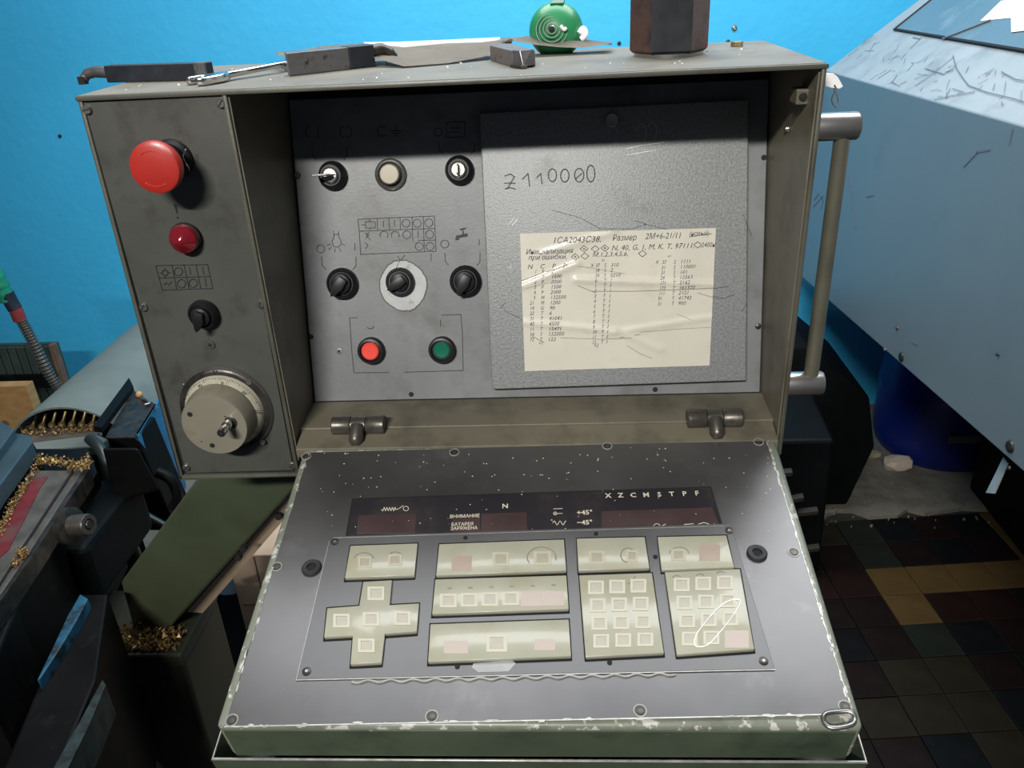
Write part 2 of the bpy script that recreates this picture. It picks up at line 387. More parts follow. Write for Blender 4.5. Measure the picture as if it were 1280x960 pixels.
def place(fr, name, bm, mt, px, py, h=0, rot=0, smooth=40, parent=None, bev=0, dz=0):
    """part whose visible face, h above the panel, is centred on the pixel; origin on the panel"""
    u, v = fr.at(px, py, h)
    return obj(name, bm, mt, parent or cab, fr.M(u, v, dz, rot), smooth=smooth, bev=bev)
def sub(par, name, bm, mt, smooth=40, bev=0, Mx=I4):
    return obj(name, bm, mt, par, WM[par] @ Mx, smooth=smooth, bev=bev)
def slotted(fr, px, py, r_=.0034, name='screw', rot=.4, h=.0015, m='steel', dz=-.002):
    s = place(fr, name, lathe(B(), [(0, 0), (r_, 0), (r_, h*.7), (r_*.8, h), (0, h)], 20), M[m], px, py, h, rot, dz=dz)
    sub(s, 'slot', box(B(), -r_*.9, r_*.9, -r_*.13, r_*.13, h*.6, h+.0001), M['hole'], smooth=None); return s
def phillips(fr, px, py, r_=.0038, rot=.4, m='steel', dz=0):
    s = place(fr, 'phillips_screw', lathe(B(), [(0, 0), (r_, 0), (r_*.9, .0008), (0, .0011)], 20), M[m], px, py, .001, rot, dz=dz)
    bm = B(); box(bm, -r_*.55, r_*.55, -r_*.14, r_*.14, .0008, .0012); box(bm, -r_*.14, r_*.14, -r_*.55, r_*.55, .0008, .0012)
    sub(s, 'cross_slot', bm, M['hole'], smooth=None); return s
for (px, py, a) in ((106, 138, .2), (274, 130, .9), (177, 386, 1.0), (324, 382, 1.4), (231, 587, .7), (364, 584, .9)):
    slotted(SP, px, py, .0038, rot=a, h=.0025)
phillips(SP, 262, 432, .0042, rot=.2, dz=-.001)
# emergency stop
e = place(SP, 'emergency_stop', lathe(B(), [(0, 0), (.0165, 0), (.0165, .004), (.0135, .006), (.0135, .024), (0, .024)], 32), M['black'], 192, 211, .038)
tag(e, 'red mushroom emergency stop button')
sub(e, 'mushroom_head', lathe(B(), [(0, .022), (.012, .022), (.0195, .026), (.0207, .029), (.0207, .034), (.0198, .0368), (.017, .038), (0, .0386)], 48), M['red'])
tag(sub(e, 'clip_wire', tube(B(), smooth_path([(.012, -.012, .004), (.017, -.006, .012), (.016, .004, .016), (.018, .010, .010)]), .0006, 8), M['chrome']), 'thin bare wire clip')
for a0, a1, rr in ((60, 130, .014), (230, 300, .014)):
    sub(e, 'arc_mark', stroke(B(), circ(0, 0, rr, 10, a0, a1), .0008, .0002, .0384), M['redbright'], smooth=None)
# ruby lamp
l = place(SP, 'indicator_lamp', lathe(B(), [(0, 0), (.0128, 0), (.0128, .005), (.0118, .0085), (.0065, .0125), (.002, .0155), (0, .016)], 36), M['ruby'], 227, 301, .010, smooth=25)
tag(l, 'conical dark red signal lamp')
sub(l, 'lamp_collar', lathe(B(), [(.0128, 0), (.0136, 0), (.0136, .003), (.0128, .003)], 36, cap=False), M['hole'])
# handwriting style helpers in pixel coordinates on a frame
def px_strokes(fr, lines, wpx, name, mt, parent=None, h=.0004, z=0, flat=.0002):
    bm = B()
    for ln in lines: stroke(bm, [fr.at(x, y) for x, y in ln], wpx, flat, z+.0001)
    return tag(obj(name, bm, mt, parent or cab, fr.M()), kind='stuff')
def pc(cx, cy, rx, ry=None, n=14, a0=0, a1=360):
    ry = ry or rx
    return [(cx+rx*math.cos(R(a0+(a1-a0)*k/n)), cy+ry*math.sin(R(a0+(a1-a0)*k/n))) for k in range(n+1)]
SPf = Frame(SP.P(0, 0, -.0019), SP.ex, SP.ey)
tabl = [[(194.5, 332), (259.5, 330.5), (266, 360.5), (203, 362.5), (194.5, 332)], [(198.5, 347.5), (263, 345.5)], [(215, 331.5), (221, 362)], [(230, 331), (236.5, 361.5)], [(245, 331), (251, 361)],
 pc(223, 339.5, 5.2, 5.2), pc(227, 354.5, 5.2, 5.2), pc(241.5, 354, 5.2, 5.2), [(237, 334), (238.5, 343)], [(253, 333.5), (255, 343)], [(256.5, 348), (258, 358)],
 pc(206.5, 341, 3.5, 3.5), [(202, 341), (200, 341.5)], [(211, 341), (213, 340.5)], [(206, 335), (206.5, 337)], [(206, 345), (207, 347.5)],
 [(205, 356), (208, 353), (211, 356), (215, 352)]]
px_strokes(SPf, tabl, .0007, 'printed_table', M['print_'])
bm = B(); u, v = SPf.at(219, 256); u2, v2 = SPf.at(221.5, 267)
prism(bm, [(u-.0013, v+.0008), (u+.0013, v), (u2+.0004, v2), (u2-.0004, v2)], .0001, .0003)
u, v = SPf.at(222, 272); prism(bm, circ(u, v, .001, 10)[:-1], .0001, .0003)
obj('exclamation_mark', bm, M['inkblack'], cab, SPf.M())
def rotary(fr, px, py, h, r_, ang, name='rotary_switch', base=None, ptr=1.0, bez='black', lab=None):
    s = place(fr, name, lathe(B(), [(0, 0), (r_*1.05, 0), (r_*1.05, h*.3), (r_*.92, h*.42), (r_*.86, h*.5), (r_*.8, h*.42), (0, h*.42)], 36), M[bez], px, py, h*.5)
    sub(s, 'switch_hub', lathe(B(), [(0, h*.4), (r_*.72, h*.4), (r_*.66, h*.66), (r_*.3, h*.78), (0, h*.78)], 32), M['black'])
    bm = B(); L_ = r_*ptr
    prism(bm, [(-r_*.5, -r_*.3), (r_*.15, -r_*.38), (L_*.8, -r_*.16), (L_, 0), (L_*.8, r_*.16), (r_*.15, r_*.38), (-r_*.5, r_*.3)], h*.45, h)
    sub(s, 'pointer_knob', bm, M['black'], bev=r_*.05, Mx=Matrix.Rotation(ang, 4, 'Z'))
    if lab: tag(s, lab)
    return s
rotary(SP, 251, 396, .017, .0128, R(-107), lab='black pointer switch on side panel')
bm = B(); u, v = SPf.at(245, 377); text(bm, '0 1 2', u-.006, v, .004)
# handwheel
hw = place(SP, 'handwheel_flange', lathe(B(), [(0, 0), (.0452, 0), (.0455, .0015), (.0435, .004), (.041, .0048), (.0, .0048)], 64), M['darksteel'], 281, 514, .003, dz=-.002)
tag(hw, 'handwheel with cream dial and crank pin')
sub(hw, 'chrome_rim', lathe(B(), [(.0437, .0035), (.0452, .0026), (.0460, .001), (.0446, .0046), (.0437, .0035)], 64, cap=False), M['steel'])
sub(hw, 'dial_ring', lathe(B(), [(0, .0048), (.0385, .0048), (.0375, .0085), (.034, .0125), (0, .0125)], 64), M['dial'])
bm = B()
for k in range(100):
    a = 2*math.pi*k/100; ll = .0028 if k % 10 == 0 else (.0021 if k % 5 == 0 else .0013)
    bmesh.ops.transform(bm, matrix=I4, verts=[])
    mm = Matrix.Rotation(a, 4, 'Z') @ T(.0376, 0, .0084) @ Matrix.Rotation(R(-131.3), 4, 'Y')
    box(bm, 0, ll, -.00016, .00016, -.0004, .0001, mm)
sub(hw, 'dial_graduation', bm, M['print_'], smooth=None)
bm = B()
for s_, a in (('90', 115), ('0', 78), ('10', 42), ('20', 5)):
    aa = R(a); text(bm, s_, .0335*math.cos(aa), .0335*math.sin(aa), .0045, .0128, rot=aa-math.pi/2, align='CENTER')
sub(hw, 'dial_figures', bm, M['print_'], smooth=None)
sub(hw, 'wheel_body', lathe(B(), [(0, .0125), (.0335, .0125), (.0335, .017), (.0318, .021), (.0316, .031), (.0306, .033), (0, .033)], 64), M['wheel'])
for (dx, dy, rr) in ((-.0205, .0125, .0026), (-.0065, -.0215, .0026), (.0125, .0095, .0008), (-.016, -.017, .0007)):
    sub(hw, 'countersunk_hole', lathe(B(), [(0, .0331), (rr, .0331), (rr*.6, .0333), (0, .0333)], 18, Mx_ if False else T(dx, dy, 0)), M['hole'])
sub(hw, 'crank_boss', lathe(B(), [(0, .0331), (.0062, .0331), (.0058, .0334), (0, .0334)], 24, T(.0165, .003, 0)), M['darksteel'])
sub(hw, 'crank_pin', lathe(B(), [(0, .033), (.0032, .033), (.0032, .036), (.0046, .0365), (.0046, .041), (.0032, .0425), (.0032, .046), (.0041, .0468), (.0041, .0535), (.0034, .0545), (.0024, .0545), (.0022, .053), (0, .053)], 24, T(.0150, .0035, 0) ), M['chrome'])
sub(hw, 'pin_bore', lathe(B(), [(0, .0532), (.0022, .0532), (.0022, .0546), (0, .0546)], 18, T(.0150, .0035, 0)), M['hole'])
for (px, py) in ((229, 479), (311, 478), (328, 553)):
    u, v = SP.at(px, py, .003); s = obj('dial_screw', lathe(B(), [(0, 0), (.0028, 0), (.0025, .0008), (.0012, .0008), (.0012, .0003), (0, .0003)], 20), M['steel'], hw, SP.M(u, v, .0022), smooth=40)
bm = B(); u, v = SP.at(267, 464, .003); stroke(bm, [(u, v+.001), (u, v-.002)], .0005, .0002); text(bm, 'x', u+.002, v-.001, .004)
obj('index_mark', bm, M['print_'], hw, SP.M(0, 0, .0030))

# ---- switch panel controls
def keyswitch(px, py, ang, lab, keyin=True):
    s = place(RP, 'key_switch', lathe(B(), [(0, 0), (.0142, 0), (.0142, .005), (.0135, .007), (.0125, .008), (.012, .012), (.0105, .0135), (.0102, .0125), (0, .0125)], 40), M['black'], px, py, .012)
    tag(s, lab)
    sub(s, 'lock_face', lathe(B(), [(0, .0125), (.0082, .0125), (.0082, .0148), (.0070, .0158), (.0062, .0150), (0, .0150)], 32), M['steel'])
    sub(s, 'key_slot', box(B(), -.0058, .0058, -.0007, .0007, .0149, .0153), M['hole'], smooth=None, Mx=Matrix.Rotation(ang, 4, 'Z'))
    if keyin:
        bm = B(); pk = [(-.003, .013), (.003, .013), (.003, .021), (.004, .024), (.001, .031), (-.006, .033), (-.013, .031), (-.015, .026), (-.011, .022), (-.003, .020)] if keyin == 1 else [(-.0045, .013), (.0045, .013), (.0055, .020), (.0035, .024), (-.0035, .024), (-.0055, .020)]
        hull(bm, [(x, -.0008, z) for x, z in pk], [(x, .0008, z) for x, z in pk])
        sub(s, 'key', bm, M['keymetal'], smooth=None, bev=.0003, Mx=Matrix.Rotation(ang, 4, 'Z'))
    return s
keyswitch(413, 219, R(2), 'key switch with inserted key turned level')
keyswitch(573, 212, R(88), 'key switch with worn steel key blade', 2)
pb = place(RP, 'push_button', lathe(B(), [(0, 0), (.0158, 0), (.0158, .0025), (.0145, .004), (.0128, .0045), (.0118, .002), (0, .002)], 44), M['steel'], 488, 218, .003)
tag(pb, 'beige push button in a steel ring')
sub(pb, 'button_gap', lathe(B(), [(0, .0021), (.0118, .0021), (.0118, .0024), (0, .0024)], 32), M['hole'])
sub(pb, 'button_cap', lathe(B(), [(0, .002), (.0098, .002), (.0098, .0082), (.0088, .0094), (0, .0096)], 36), M['beige'])
rotary(RP, 426, 355, .018, .0152, R(-128), lab='black pointer switch under the lamp symbol')
# worn patch
bm = B(); random.seed(5); cu, cv = RP.at(504, 357)
pl = []
for k in range(44):
    a = 2*math.pi*k/44; rx = .0232+.0018*math.cos(2*a-.6)+random.uniform(-.0004, .0004); ry = .0262+random.uniform(-.0005, .0005)
    pl.append((cu+rx*math.cos(a)-.002*math.sin(a), cv+ry*math.sin(a)+.001*math.cos(a)))
prism(bm, pl, 0, .0004); wp = obj('worn_patch', bm, M['worn'], cab, RP.M())
bm = B(); stroke(bm, pl+[pl[0]], .0013, .0002, .0003); obj('patch_rim', bm, M['burnt'], wp, RP.M())
bm = B(); stroke(bm, [RP.at(495, 336), RP.at(500, 325), RP.at(497, 320)], .0005, .0002, .0004); stroke(bm, [RP.at(500, 326), RP.at(506, 319)], .0005, .0002, .0004); obj('patch_crack', bm, M['print_'], wp, RP.M())
rotary(RP, 499, 353, .015, .0140, R(-148), bez='rubber', lab='black pointer switch on pale worn patch')
rotary(RP, 581, 352, .018, .0152, R(-118), lab='black pointer switch under the tap symbol')
for (px, py, m_, rc, lab) in ((463, 439, 'redbright', .0092, 'red push button in black bezel'), (552, 438, 'greenbtn', .0085, 'green push button in black bezel')):
    s = place(RP, 'push_button', lathe(B(), [(0, 0), (.0140, 0), (.0140, .006), (.0128, .0085), (.0108, .009), (.0098, .006), (0, .006)], 40), M['black'], px, py, .007)
    tag(s, lab)
    sub(s, 'button_cap', lathe(B(), [(0, .005), (rc, .005), (rc, .0085 if m_ == 'redbright' else .0068), (rc*.85, .0098 if m_ == 'redbright' else .0078), (0, .0095 if m_ == 'redbright' else .007)], 36), M[m_])
slotted(RP, 371, 219, .0032, rot=1.2, m='darksteel', h=.002, dz=0)
phillips(RP, 424, 439, .0036)
for (px, py) in ((389, 421), (514, 493), (955, 197), (819, 487)):
    place(RP, 'screw_hole', lathe(B(), [(0, 0), (.0027, 0), (.0024, .0003), (0, .0003)], 18), M['hole'], px, py, 0)
slotted(RP, 948, 408, .003, m='darksteel', h=.0015, dz=0)
P_ = []
def br(x0, x1, yt, ym, x2, x3, yb): P_.extend([[(x0, yt), (x0+.7, ym), (x2, yb)], [(x1, yt), (x1, ym), (x3, yb)]])
br(390, 433.5, 185, 194, 396, 430, 200)
br(548.5, 593, 178, 188, 554, 588, 193)
br(402, 445, 321, 332, 408, 441, 337)
br(556, 600, 316, 327, 561, 596, 332)
P_ += [pc(401, 311, 5), [(443.5, 304), (443.5, 313)], pc(556, 305, 5), [(599, 299), (599, 307)], [(539, 317), (539, 326)],
       pc(547.5, 165, 5), [(481.5, 160), (478, 157.5), (473.5, 158.5), (471.5, 164), (473.5, 169.5), (478, 170.5), (481.5, 168)], [(488, 164), (503, 163)], [(490.5, 167), (500.5, 166.5)], [(493, 170), (498, 169.7)], [(495.5, 156), (495.5, 164)],
       pc(387, 165, 5, 7, 10, 90, 270), [(397, 158), (398, 173)], pc(430, 165, 5, 7, 10, 90, 270), pc(432, 165, 8, 7, 10, 270, 450),
       [(558, 153), (581, 152), (581, 171), (558, 172), (558, 153)], [(562, 160), (577, 160)], [(563, 165), (576, 165)],
       # lamp symbol
       [(417, 289), (417.5, 296), (415, 302), (417, 308), (422, 309), (426, 306), (426.5, 301), (423.5, 296), (423, 289)], [(417, 293), (423.5, 293)],
       [(413, 305), (409, 307)], [(414, 309), (411, 312)], [(419, 311), (418.5, 315)], [(424, 310), (426, 314)], [(428, 305), (431, 307)],
       # print table
       [(447.5, 274), (543, 270), (545, 314), (450, 318)], [(447.5, 274), (449, 289), (451, 318)], [(449, 289), (544, 285.5)], [(523, 300.5), (545, 300)],
       [(471.5, 273), (472, 287)], [(486, 272.5), (487, 287)], [(500, 272), (500.5, 286)], [(515, 271.5), (516, 301)], [(529, 271), (530, 301), (530.5, 314)],
       [(479, 276), (479.3, 284)], [(493, 275.5), (493.3, 283)], pc(507.5, 279, 5), pc(521.5, 279, 5), pc(536, 278.5, 5),
       pc(480, 294, 5, 5, 8, 150, 400), pc(494, 294, 5, 5, 8, 150, 390), pc(508.5, 293.5, 5), [(522.5, 289), (522.5, 297)], pc(537, 293, 5), pc(524, 308, 5), pc(537.5, 308, 5),
       [(452, 281), (457, 281), (457, 277), (469, 277), (469, 285), (457, 285), (457, 281)], [(462, 274.5), (462, 277)], [(462, 285), (462, 287.5)],
       [(456, 291), (461, 294), (457, 298)], [(461, 290), (458, 294), (463, 300)], [(456, 303), (460, 306), (457, 311)],
       # frame round the start and stop buttons
       [(447, 397), (437, 397.5), (440, 442), (442.5, 466), (486, 465.5)], [(505, 465.3), (579, 463), (578, 416), (576, 393), (552, 394)], [(550.5, 400), (550.8, 408)], pc(463, 407, 4.5, 4, 8, 10, 150)]
px_strokes(RP, P_, .0007, 'printed_symbols', M['print_'])
bm = B()
for poly in ([(569, 300), (570, 294.5), (584, 291.5), (585, 295.5), (574, 297.5), (574, 300)], [(574.5, 286), (582.5, 284.5), (582.6, 286.4), (574.7, 287.8)], [(577.5, 286), (579, 285.8), (580, 293), (578.2, 293.3)]):
    prism(bm, [RP.at(*q) for q in poly], .0001, .0003)
obj('tap_symbol', bm, M['print_'], cab, RP.M())

# ---- access door
DH = .011
DF = Frame(RP.P(0, 0, DH), RP.ex, RP.ey)
dq = [DF.at(*p) for p in ((599, 141), (936, 124), (933, 476), (615, 487))]
bm = B(); prism(bm, dq[::-1], -DH+.001, 0)
dr = obj('access_door', bm, M['door'], cab, DF.M(), bev=.0016, seg=3, smooth=50); tag(dr, 'hammered grey access door')
def dpart(name, bm, mt, px, py, h=0, rot=0, smooth=40):
    u, v = DF.at(px, py, h); return obj(name, bm, mt, dr, DF.M(u, v, 0, rot), smooth=smooth)
dpart('door_knob', lathe(B(), [(0, 0), (.0068, 0), (.0068, .0045), (.006, .0055), (0, .0048)], 28), M['steel'], 765, 150, .005)
zl = [[(631, 220), (638, 217.5), (643, 221), (634, 236)], [(630.5, 229), (644, 229)], [(631, 236), (638, 234.5), (644.5, 236.5)],
      [(653, 224), (660, 217), (662, 232.5)], [(671, 222), (676, 217), (677.5, 230)], pc(690.5, 219, 5.2, 8), pc(706, 219.5, 5.2, 8.2), pc(724, 219, 5.8, 8.5), [(719, 224), (727, 217)], pc(738.5, 217, 5, 10.5)]
px_strokes(DF, zl, .0011, 'marker_writing', M['inkblack'], parent=dr)
px_strokes(DF, [[(782, 186), (800, 182), (830, 178)], [(784, 194), (805, 190), (820, 188)], pc(802, 166, 6, 11, 8, 200, 420), pc(815, 163, 6, 11, 8, 200, 420), [(636, 280), (643, 272)], [(640, 282), (647, 274)], [(634, 335), (640, 333)]], .0005, 'door_scratches', M['bare'], parent=dr)
# note paper
PF = Frame(DF.P(0, 0, .0014), DF.ex, DF.ey)
pq = [PF.at(*p) for p in ((650, 292), (895, 285), (887, 457), (656, 464))]
pO = PF.P(*pq[3])
note = thing('handwritten_note', 'yellowed handwritten code list taped on the hammered grey door', 'note', M=PF.M(*pq[3]))
bm = B(); NX, NY = 72, 54; vg = []
def cr(s, t):   # creases, raised lines across the sheet
    z = 0
    for (a, b, c, d, amp) in ((0, .62, .30, .78, .0011), (.28, .66, 1, .60, .0013), (.0, .36, .5, .28, .0009), (.45, .26, 1, .36, .0008), (.55, .25, .75, .12, .0007), (.1, .85, .5, 1, .0008)):
        dx, dy = c-a, d-b; L2 = math.hypot(dx, dy); q = ((s-a)*dx+(t-b)*dy)/L2/L2
        if -.02 < q < 1.02: z += 1.6*amp*math.exp(-((((s-a)*dy-(t-b)*dx)/L2)/.018)**2)
    return z
for j in range(NY+1):
    row = []
    for i in range(NX+1):
        s, t = i/NX, j/NY
        a = Vector(pq[3])*(1-s)*(1-t)+Vector(pq[2])*s*(1-t)+Vector(pq[1])*s*t+Vector(pq[0])*(1-s)*t
        row.append(bm.verts.new((a.x-pq[3][0], a.y-pq[3][1], cr(s, t))))
    vg.append(row)
for j in range(NY):
    for i in range(NX): bm.faces.new((vg[j][i], vg[j][i+1], vg[j+1][i+1], vg[j+1][i]))
obj('paper_sheet', bm, M['sheet'], note, PF.M(*pq[3]), smooth=180)
bm = B()
for lo in ((0, 0, 1, 0), (1, 0, 1, 1), (1, 1, 0, 1), (0, 1, 0, 0)): pass
prism(bm, [(q[0]-pq[3][0], q[1]-pq[3][1]) for q in pq[::-1]], -.0013, -.0002)
obj('paper_backing', bm, M['sheet'], note, PF.M(*pq[3]))
def wr(bm, s, px, py, hpx=8, rot=None, sx=.8, sh=.28):
    u, v = PF.at(px, py); u2, v2 = PF.at(px+20, py-.6); u3, v3 = PF.at(px, py-hpx)
    text(bm, s, u-pq[3][0], v-pq[3][1], math.hypot(u3-u, v3-v)*1.32, .0016, rot=math.atan2(v2-v, u2-u), shear=sh, sx=sx, bold=-.004)
bm = B()
wr(bm, '1СА2043С38, ', 690, 304, 8, sx=1.0); wr(bm, 'Размер', 765, 301, 8, sx=.8); wr(bm, '2М+6-21/11', 806, 299, 8, sx=.85); wr(bm, '(новый)', 861, 295, 6.5)
wr(bm, 'Инициализация', 657, 318, 7, sx=.85); wr(bm, 'N, 40, G, 1, M, K, T, 97111,', 764, 313, 7, sx=1.0); wr(bm, '2400н', 876, 309, 6.5, sx=.8)
wr(bm, 'при ошибки,', 660, 325, 6.5, sx=.95); wr(bm, 'М,1,2,3,4,5,6,', 740, 321, 6, sx=1.05)
wr(bm, 'N    C    P    P', 659, 336, 6, sx=1.05)
for k, (a, b, c) in enumerate([('1', 'P', '2'), ('1', 'P', '1500'), ('2', 'P', '2000'), ('3', 'P', '1500'), ('4', 'P', '2000'), ('5', 'M', '132500'), ('21', 'M', '1200'), ('14', 'G', '90'), ('22', 'T', '6'), ('31', 'T', '41041'), ('42', 'T', '4500'), ('11', 'T', '15471'), ('54', 'T', '132000'), ('72', 'T', '122')]):
    y = 341.5+k*6.55
    x0 = 668-k*.3 if len(a) == 1 else 662
    wr(bm, a, x0, y, 5); wr(bm, b, 677-k*.2, y, 5); wr(bm, c, 689-k*.35, y-.3, 5, sx=1.0)
for k, (a, b, c) in enumerate([('37', 'S', '310'), ('39', 'S', '2'), ('39', 'S', '5210'), ('0', 'T', '1')] + [(str(q), 'T', '1') for q in range(1, 13)]):
    y = 334+k*6.4
    wr(bm, a, 744-k*.3, y, 5); wr(bm, b, 755-k*.3, y-.3, 5); wr(bm, c, 763-k*.45, y-.6, 5, sx=1.0)
wr(bm, 'X', 738, 334, 5); wr(bm, 'X', 819, 330, 5)
for k, (a, b, c) in enumerate([('37', 'S', '1111'), ('31', 'S', '110001'), ('31', 'S', '101'), ('24', 'T', '12563'), ('171', 'T', '2162'), ('173', 'T', '161320'), ('111', 'T', '2121'), ('91', 'T', '41742'), ('31', 'T', '900')]):
    y = 330+k*6.5
    wr(bm, a, 827-k*.7, y, 5); wr(bm, b, 842-k*.4, y-.3, 5); wr(bm, c, 850-k*.4, y-.8, 5, sx=1.0)
wr(bm, '01', 752, 327, 3.5); wr(bm, '+1', 834, 322, 4); wr(bm, '+1', 673, 431, 4.5); wr(bm, '+2', 742, 434, 5)
PWd = pq[2][0]-pq[3][0]; PHt = pq[0][1]-pq[3][1]
def lift(bm, dz):
    for v in bm.verts: v.co.z = cr(v.co.x/PWd, v.co.y/PHt)+dz+(.0001 if v.co.z > .0019 else 0)
def dia(cx, cy, rx=5, ry=4):
    pts = [PF.at(cx-rx, cy), PF.at(cx, cy-ry), PF.at(cx+rx, cy), PF.at(cx, cy+ry), PF.at(cx-rx, cy)]
    stroke(bm, [(p[0]-pq[3][0], p[1]-pq[3][1]) for p in pts], .0005, .0001, .0016)
for c in ((730, 311), (744, 311), (756, 310), (719, 321), (731, 320), (803, 317), (872, 306)): dia(*c)
for c in ((730, 311), (719, 321), (756, 310)): dia(c[0], c[1], 1, 1)
stroke(bm, [tuple(Vector(PF.at(x, y))-Vector(pq[3])) for x, y in ((862, 296), (890, 292))], .0004, .0001, .0016)
lift(bm, .00045); obj('handwriting', bm, M['ink'], note, PF.M(*pq[3]))
bm = B()
for ln, wd in (([(651, 351), (675, 342), (709, 331)], .0005), ([(653, 362), (690, 352)], .0003), ([(709, 331), (740, 335), (780, 342)], .0003), ([(722, 357), (740, 364), (790, 364), (850, 362), (893, 360)], .0006), ([(735, 362), (745, 366)], .0005), ([(872, 366), (892, 372)], .0005), ([(700, 422), (750, 424), (790, 422)], .0004), ([(775, 422), (800, 418)], .0006), ([(784, 432), (800, 442), (815, 448)], .0005), ([(800, 415), (850, 411), (889, 409)], .0003), ([(846, 392), (865, 400)], .0003), ([(665, 420), (680, 428)], .0007)):
    stroke(bm, [tuple(Vector(PF.at(x, y))-Vector(pq[3])) for x, y in ln], wd, .0001, .0018)
lift(bm, .0004); tag(obj('crease_shade_lines', bm, M['crease'], note, PF.M(*pq[3])), kind='stuff')  # tan strokes draw the shade along the sheet's creases
px_strokes(DF, [[(690, 263), (725, 272), (750, 286), (790, 286), (808, 280), (795, 276)], [(805, 280), (835, 287), (870, 292)], [(630, 388), (650, 398), (665, 407)], [(625, 386), (632, 378)], [(882, 362), (910, 358)], [(880, 368), (905, 373), (918, 368)], [(929, 268), (940, 295)], [(934, 378), (927, 390)]], .0004, 'scratch_lines', M['print_'], parent=dr)

# ---- hinges
for (px, py) in ((449, 528), (892, 526)):
    c = U(px, py, 1, .022); c.z = 1.0765
    h = obj('hinge', B(), M['hinge'], cab, T(c.x, .020, c.z)) if False else None
    bm = B()
    Mx = Matrix.Rotation(R(90), 4, 'Y')
    lathe(bm, [(0, -.0265), (.0085, -.0265), (.0095, -.0255), (.0095, -.0085), (.009, -.0078), (0, -.0078)], 28, Mx)
    lathe(bm, [(0, .0078), (.009, .0078), (.0095, .0085), (.0095, .0255), (.0085, .0265), (0, .0265)], 28, Mx)
    h = obj('hinge', bm, M['hinge'], cab, T(c.x, .020, c.z), smooth=40)
    bm = B(); lathe(bm, [(0, -.0072), (.0088, -.0072), (.0088, .0072), (0, .0072)], 28, Mx)
    obj('hinge_knuckle', bm, M['hinge'], h, T(c.x, .020, c.z), smooth=40)
    bm = B(); lathe(bm, [(0, -.012), (.0068, -.012), (.0072, .004), (.0040, .009), (0, .009)], 20, Matrix.Rotation(R(125), 4, 'X'))
    obj('hinge_weld', bm, M['hinge'], h, T(c.x, .004, c.z-.004), smooth=60)
# stay bracket and screw in the top right corner of the recess
bm = B(); box(bm, 0, .010, -.010, .010, -.006, .006)
q = U(1003, 118, 1, .04)
sb = obj('stay_bracket', bm, M['cabin'], cab, T(W_-t_-.0105, .035, q.z), bev=.001)
obj('bracket_screw', lathe(B(), [(0, 0), (.0035, 0), (.003, .0015), (0, .0015)], 18, Matrix.Rotation(R(90), 4, 'X')), M['darksteel'], sb, T(W_-t_-.005, .025, q.z), smooth=40)
q = U(981, 161, 1, .075)
obj('bolt_head', lathe(B(), [(0, 0), (.003, 0), (.0025, .003), (0, .003)], 16, Matrix.Rotation(R(-90), 4, 'Y')), M['steel'], cab, T(W_-t_-.001, .075, q.z), smooth=40)
# ---- handle on the right cheek
hd = obj('handle', tube(B(), [(.622, .012, 1.118), (.622, .012, 1.348)], .0066, 20), M['rod'], cab, smooth=50)
tag(hd, 'vertical steel grab handle')
for z in (1.350, 1.1165):
    bm = B(); lathe(bm, [(0, 0), (.0112, 0), (.0112, .032), (.0104, .0335), (0, .0335)], 32, Matrix.Rotation(R(90), 4, 'Y'))
    obj('handle_post', bm, M['handle'], hd, T(W_, .0125, z), smooth=40)

# ---- keypad desk
def DP(px, py, w=0): return DK.at(px, py, w)
dx0, dx1 = 0, DW
sh = .0035
bm = B(); box(bm, -.0005, DW+.0005, -.0005, DL+.004, -.046, -.0012)
vs = [v for v in bm.verts]
obj('desk_shell', bm, M['deskshell'], cab, DK.M(), bev=.0042, seg=4, smooth=50)
# green front face skin and rear flange
bm = B(); box(bm, .004, DW-.004, -.0016, .0, -.0435, -.0055); obj('desk_front', bm, M['deskfront'], cab, DK.M(), bev=.0006)
bm = B(); slab(bm, [(XP+.004, .0215, 1.0715), (W_-t_-.002, .0215, 1.0715), (W_-t_-.002, -.006, 1.0655), (XP+.004, -.006, 1.0655)], (0, 0, -.010))
o = obj('desk_rear_flange', bm, M['cabin'], cab, bev=.001); tag(o, 'beige rear flange between the hinges')
# plate
pp = [DP(*p) for p in ((386, 566), (958, 550), (1066, 893), (281, 909))]
bm = B(); prism(bm, pp[::-1], -.0012, .0006); obj('desk_plate', bm, M['desk'], cab, DK.M(), bev=.0005)
# outer lower tray with a rolled rim
tz = -.048
def tray(u0, u1, v0, v1, z0, z1, th):
    bm = B()
    box(bm, u0, u1, v0, v0+th, z0, z1); box(bm, u0, u0+th, v0, v1, z0, z1); box(bm, u1-th, u1, v0, v1, z0, z1); box(bm, u0, u1, v0, v1, z0, z0+th)
    return bm
q0 = DK.at(264, 950, tz); q1 = DK.at(1083, 948, tz)
o = obj('desk_tray', tray(q0[0], q1[0], min(q0[1], q1[1]), .24, tz-.04, tz, .0016), M['deskfront'], cab, DK.M(), bev=.0004); tag(o, 'lower green tray of the desk')
bm = B()
tube(bm, [(q0[0]+.0008, .24, tz), (q0[0]+.0008, q0[1]+.0008, tz), (q1[0]-.0008, q0[1]+.0008, tz), (q1[0]-.0008, .24, tz)], .0011, 8)
o = obj('tray_rim', bm, M['bare'], cab, DK.M(), smooth=60); tag(o, 'bright worn metal rim')
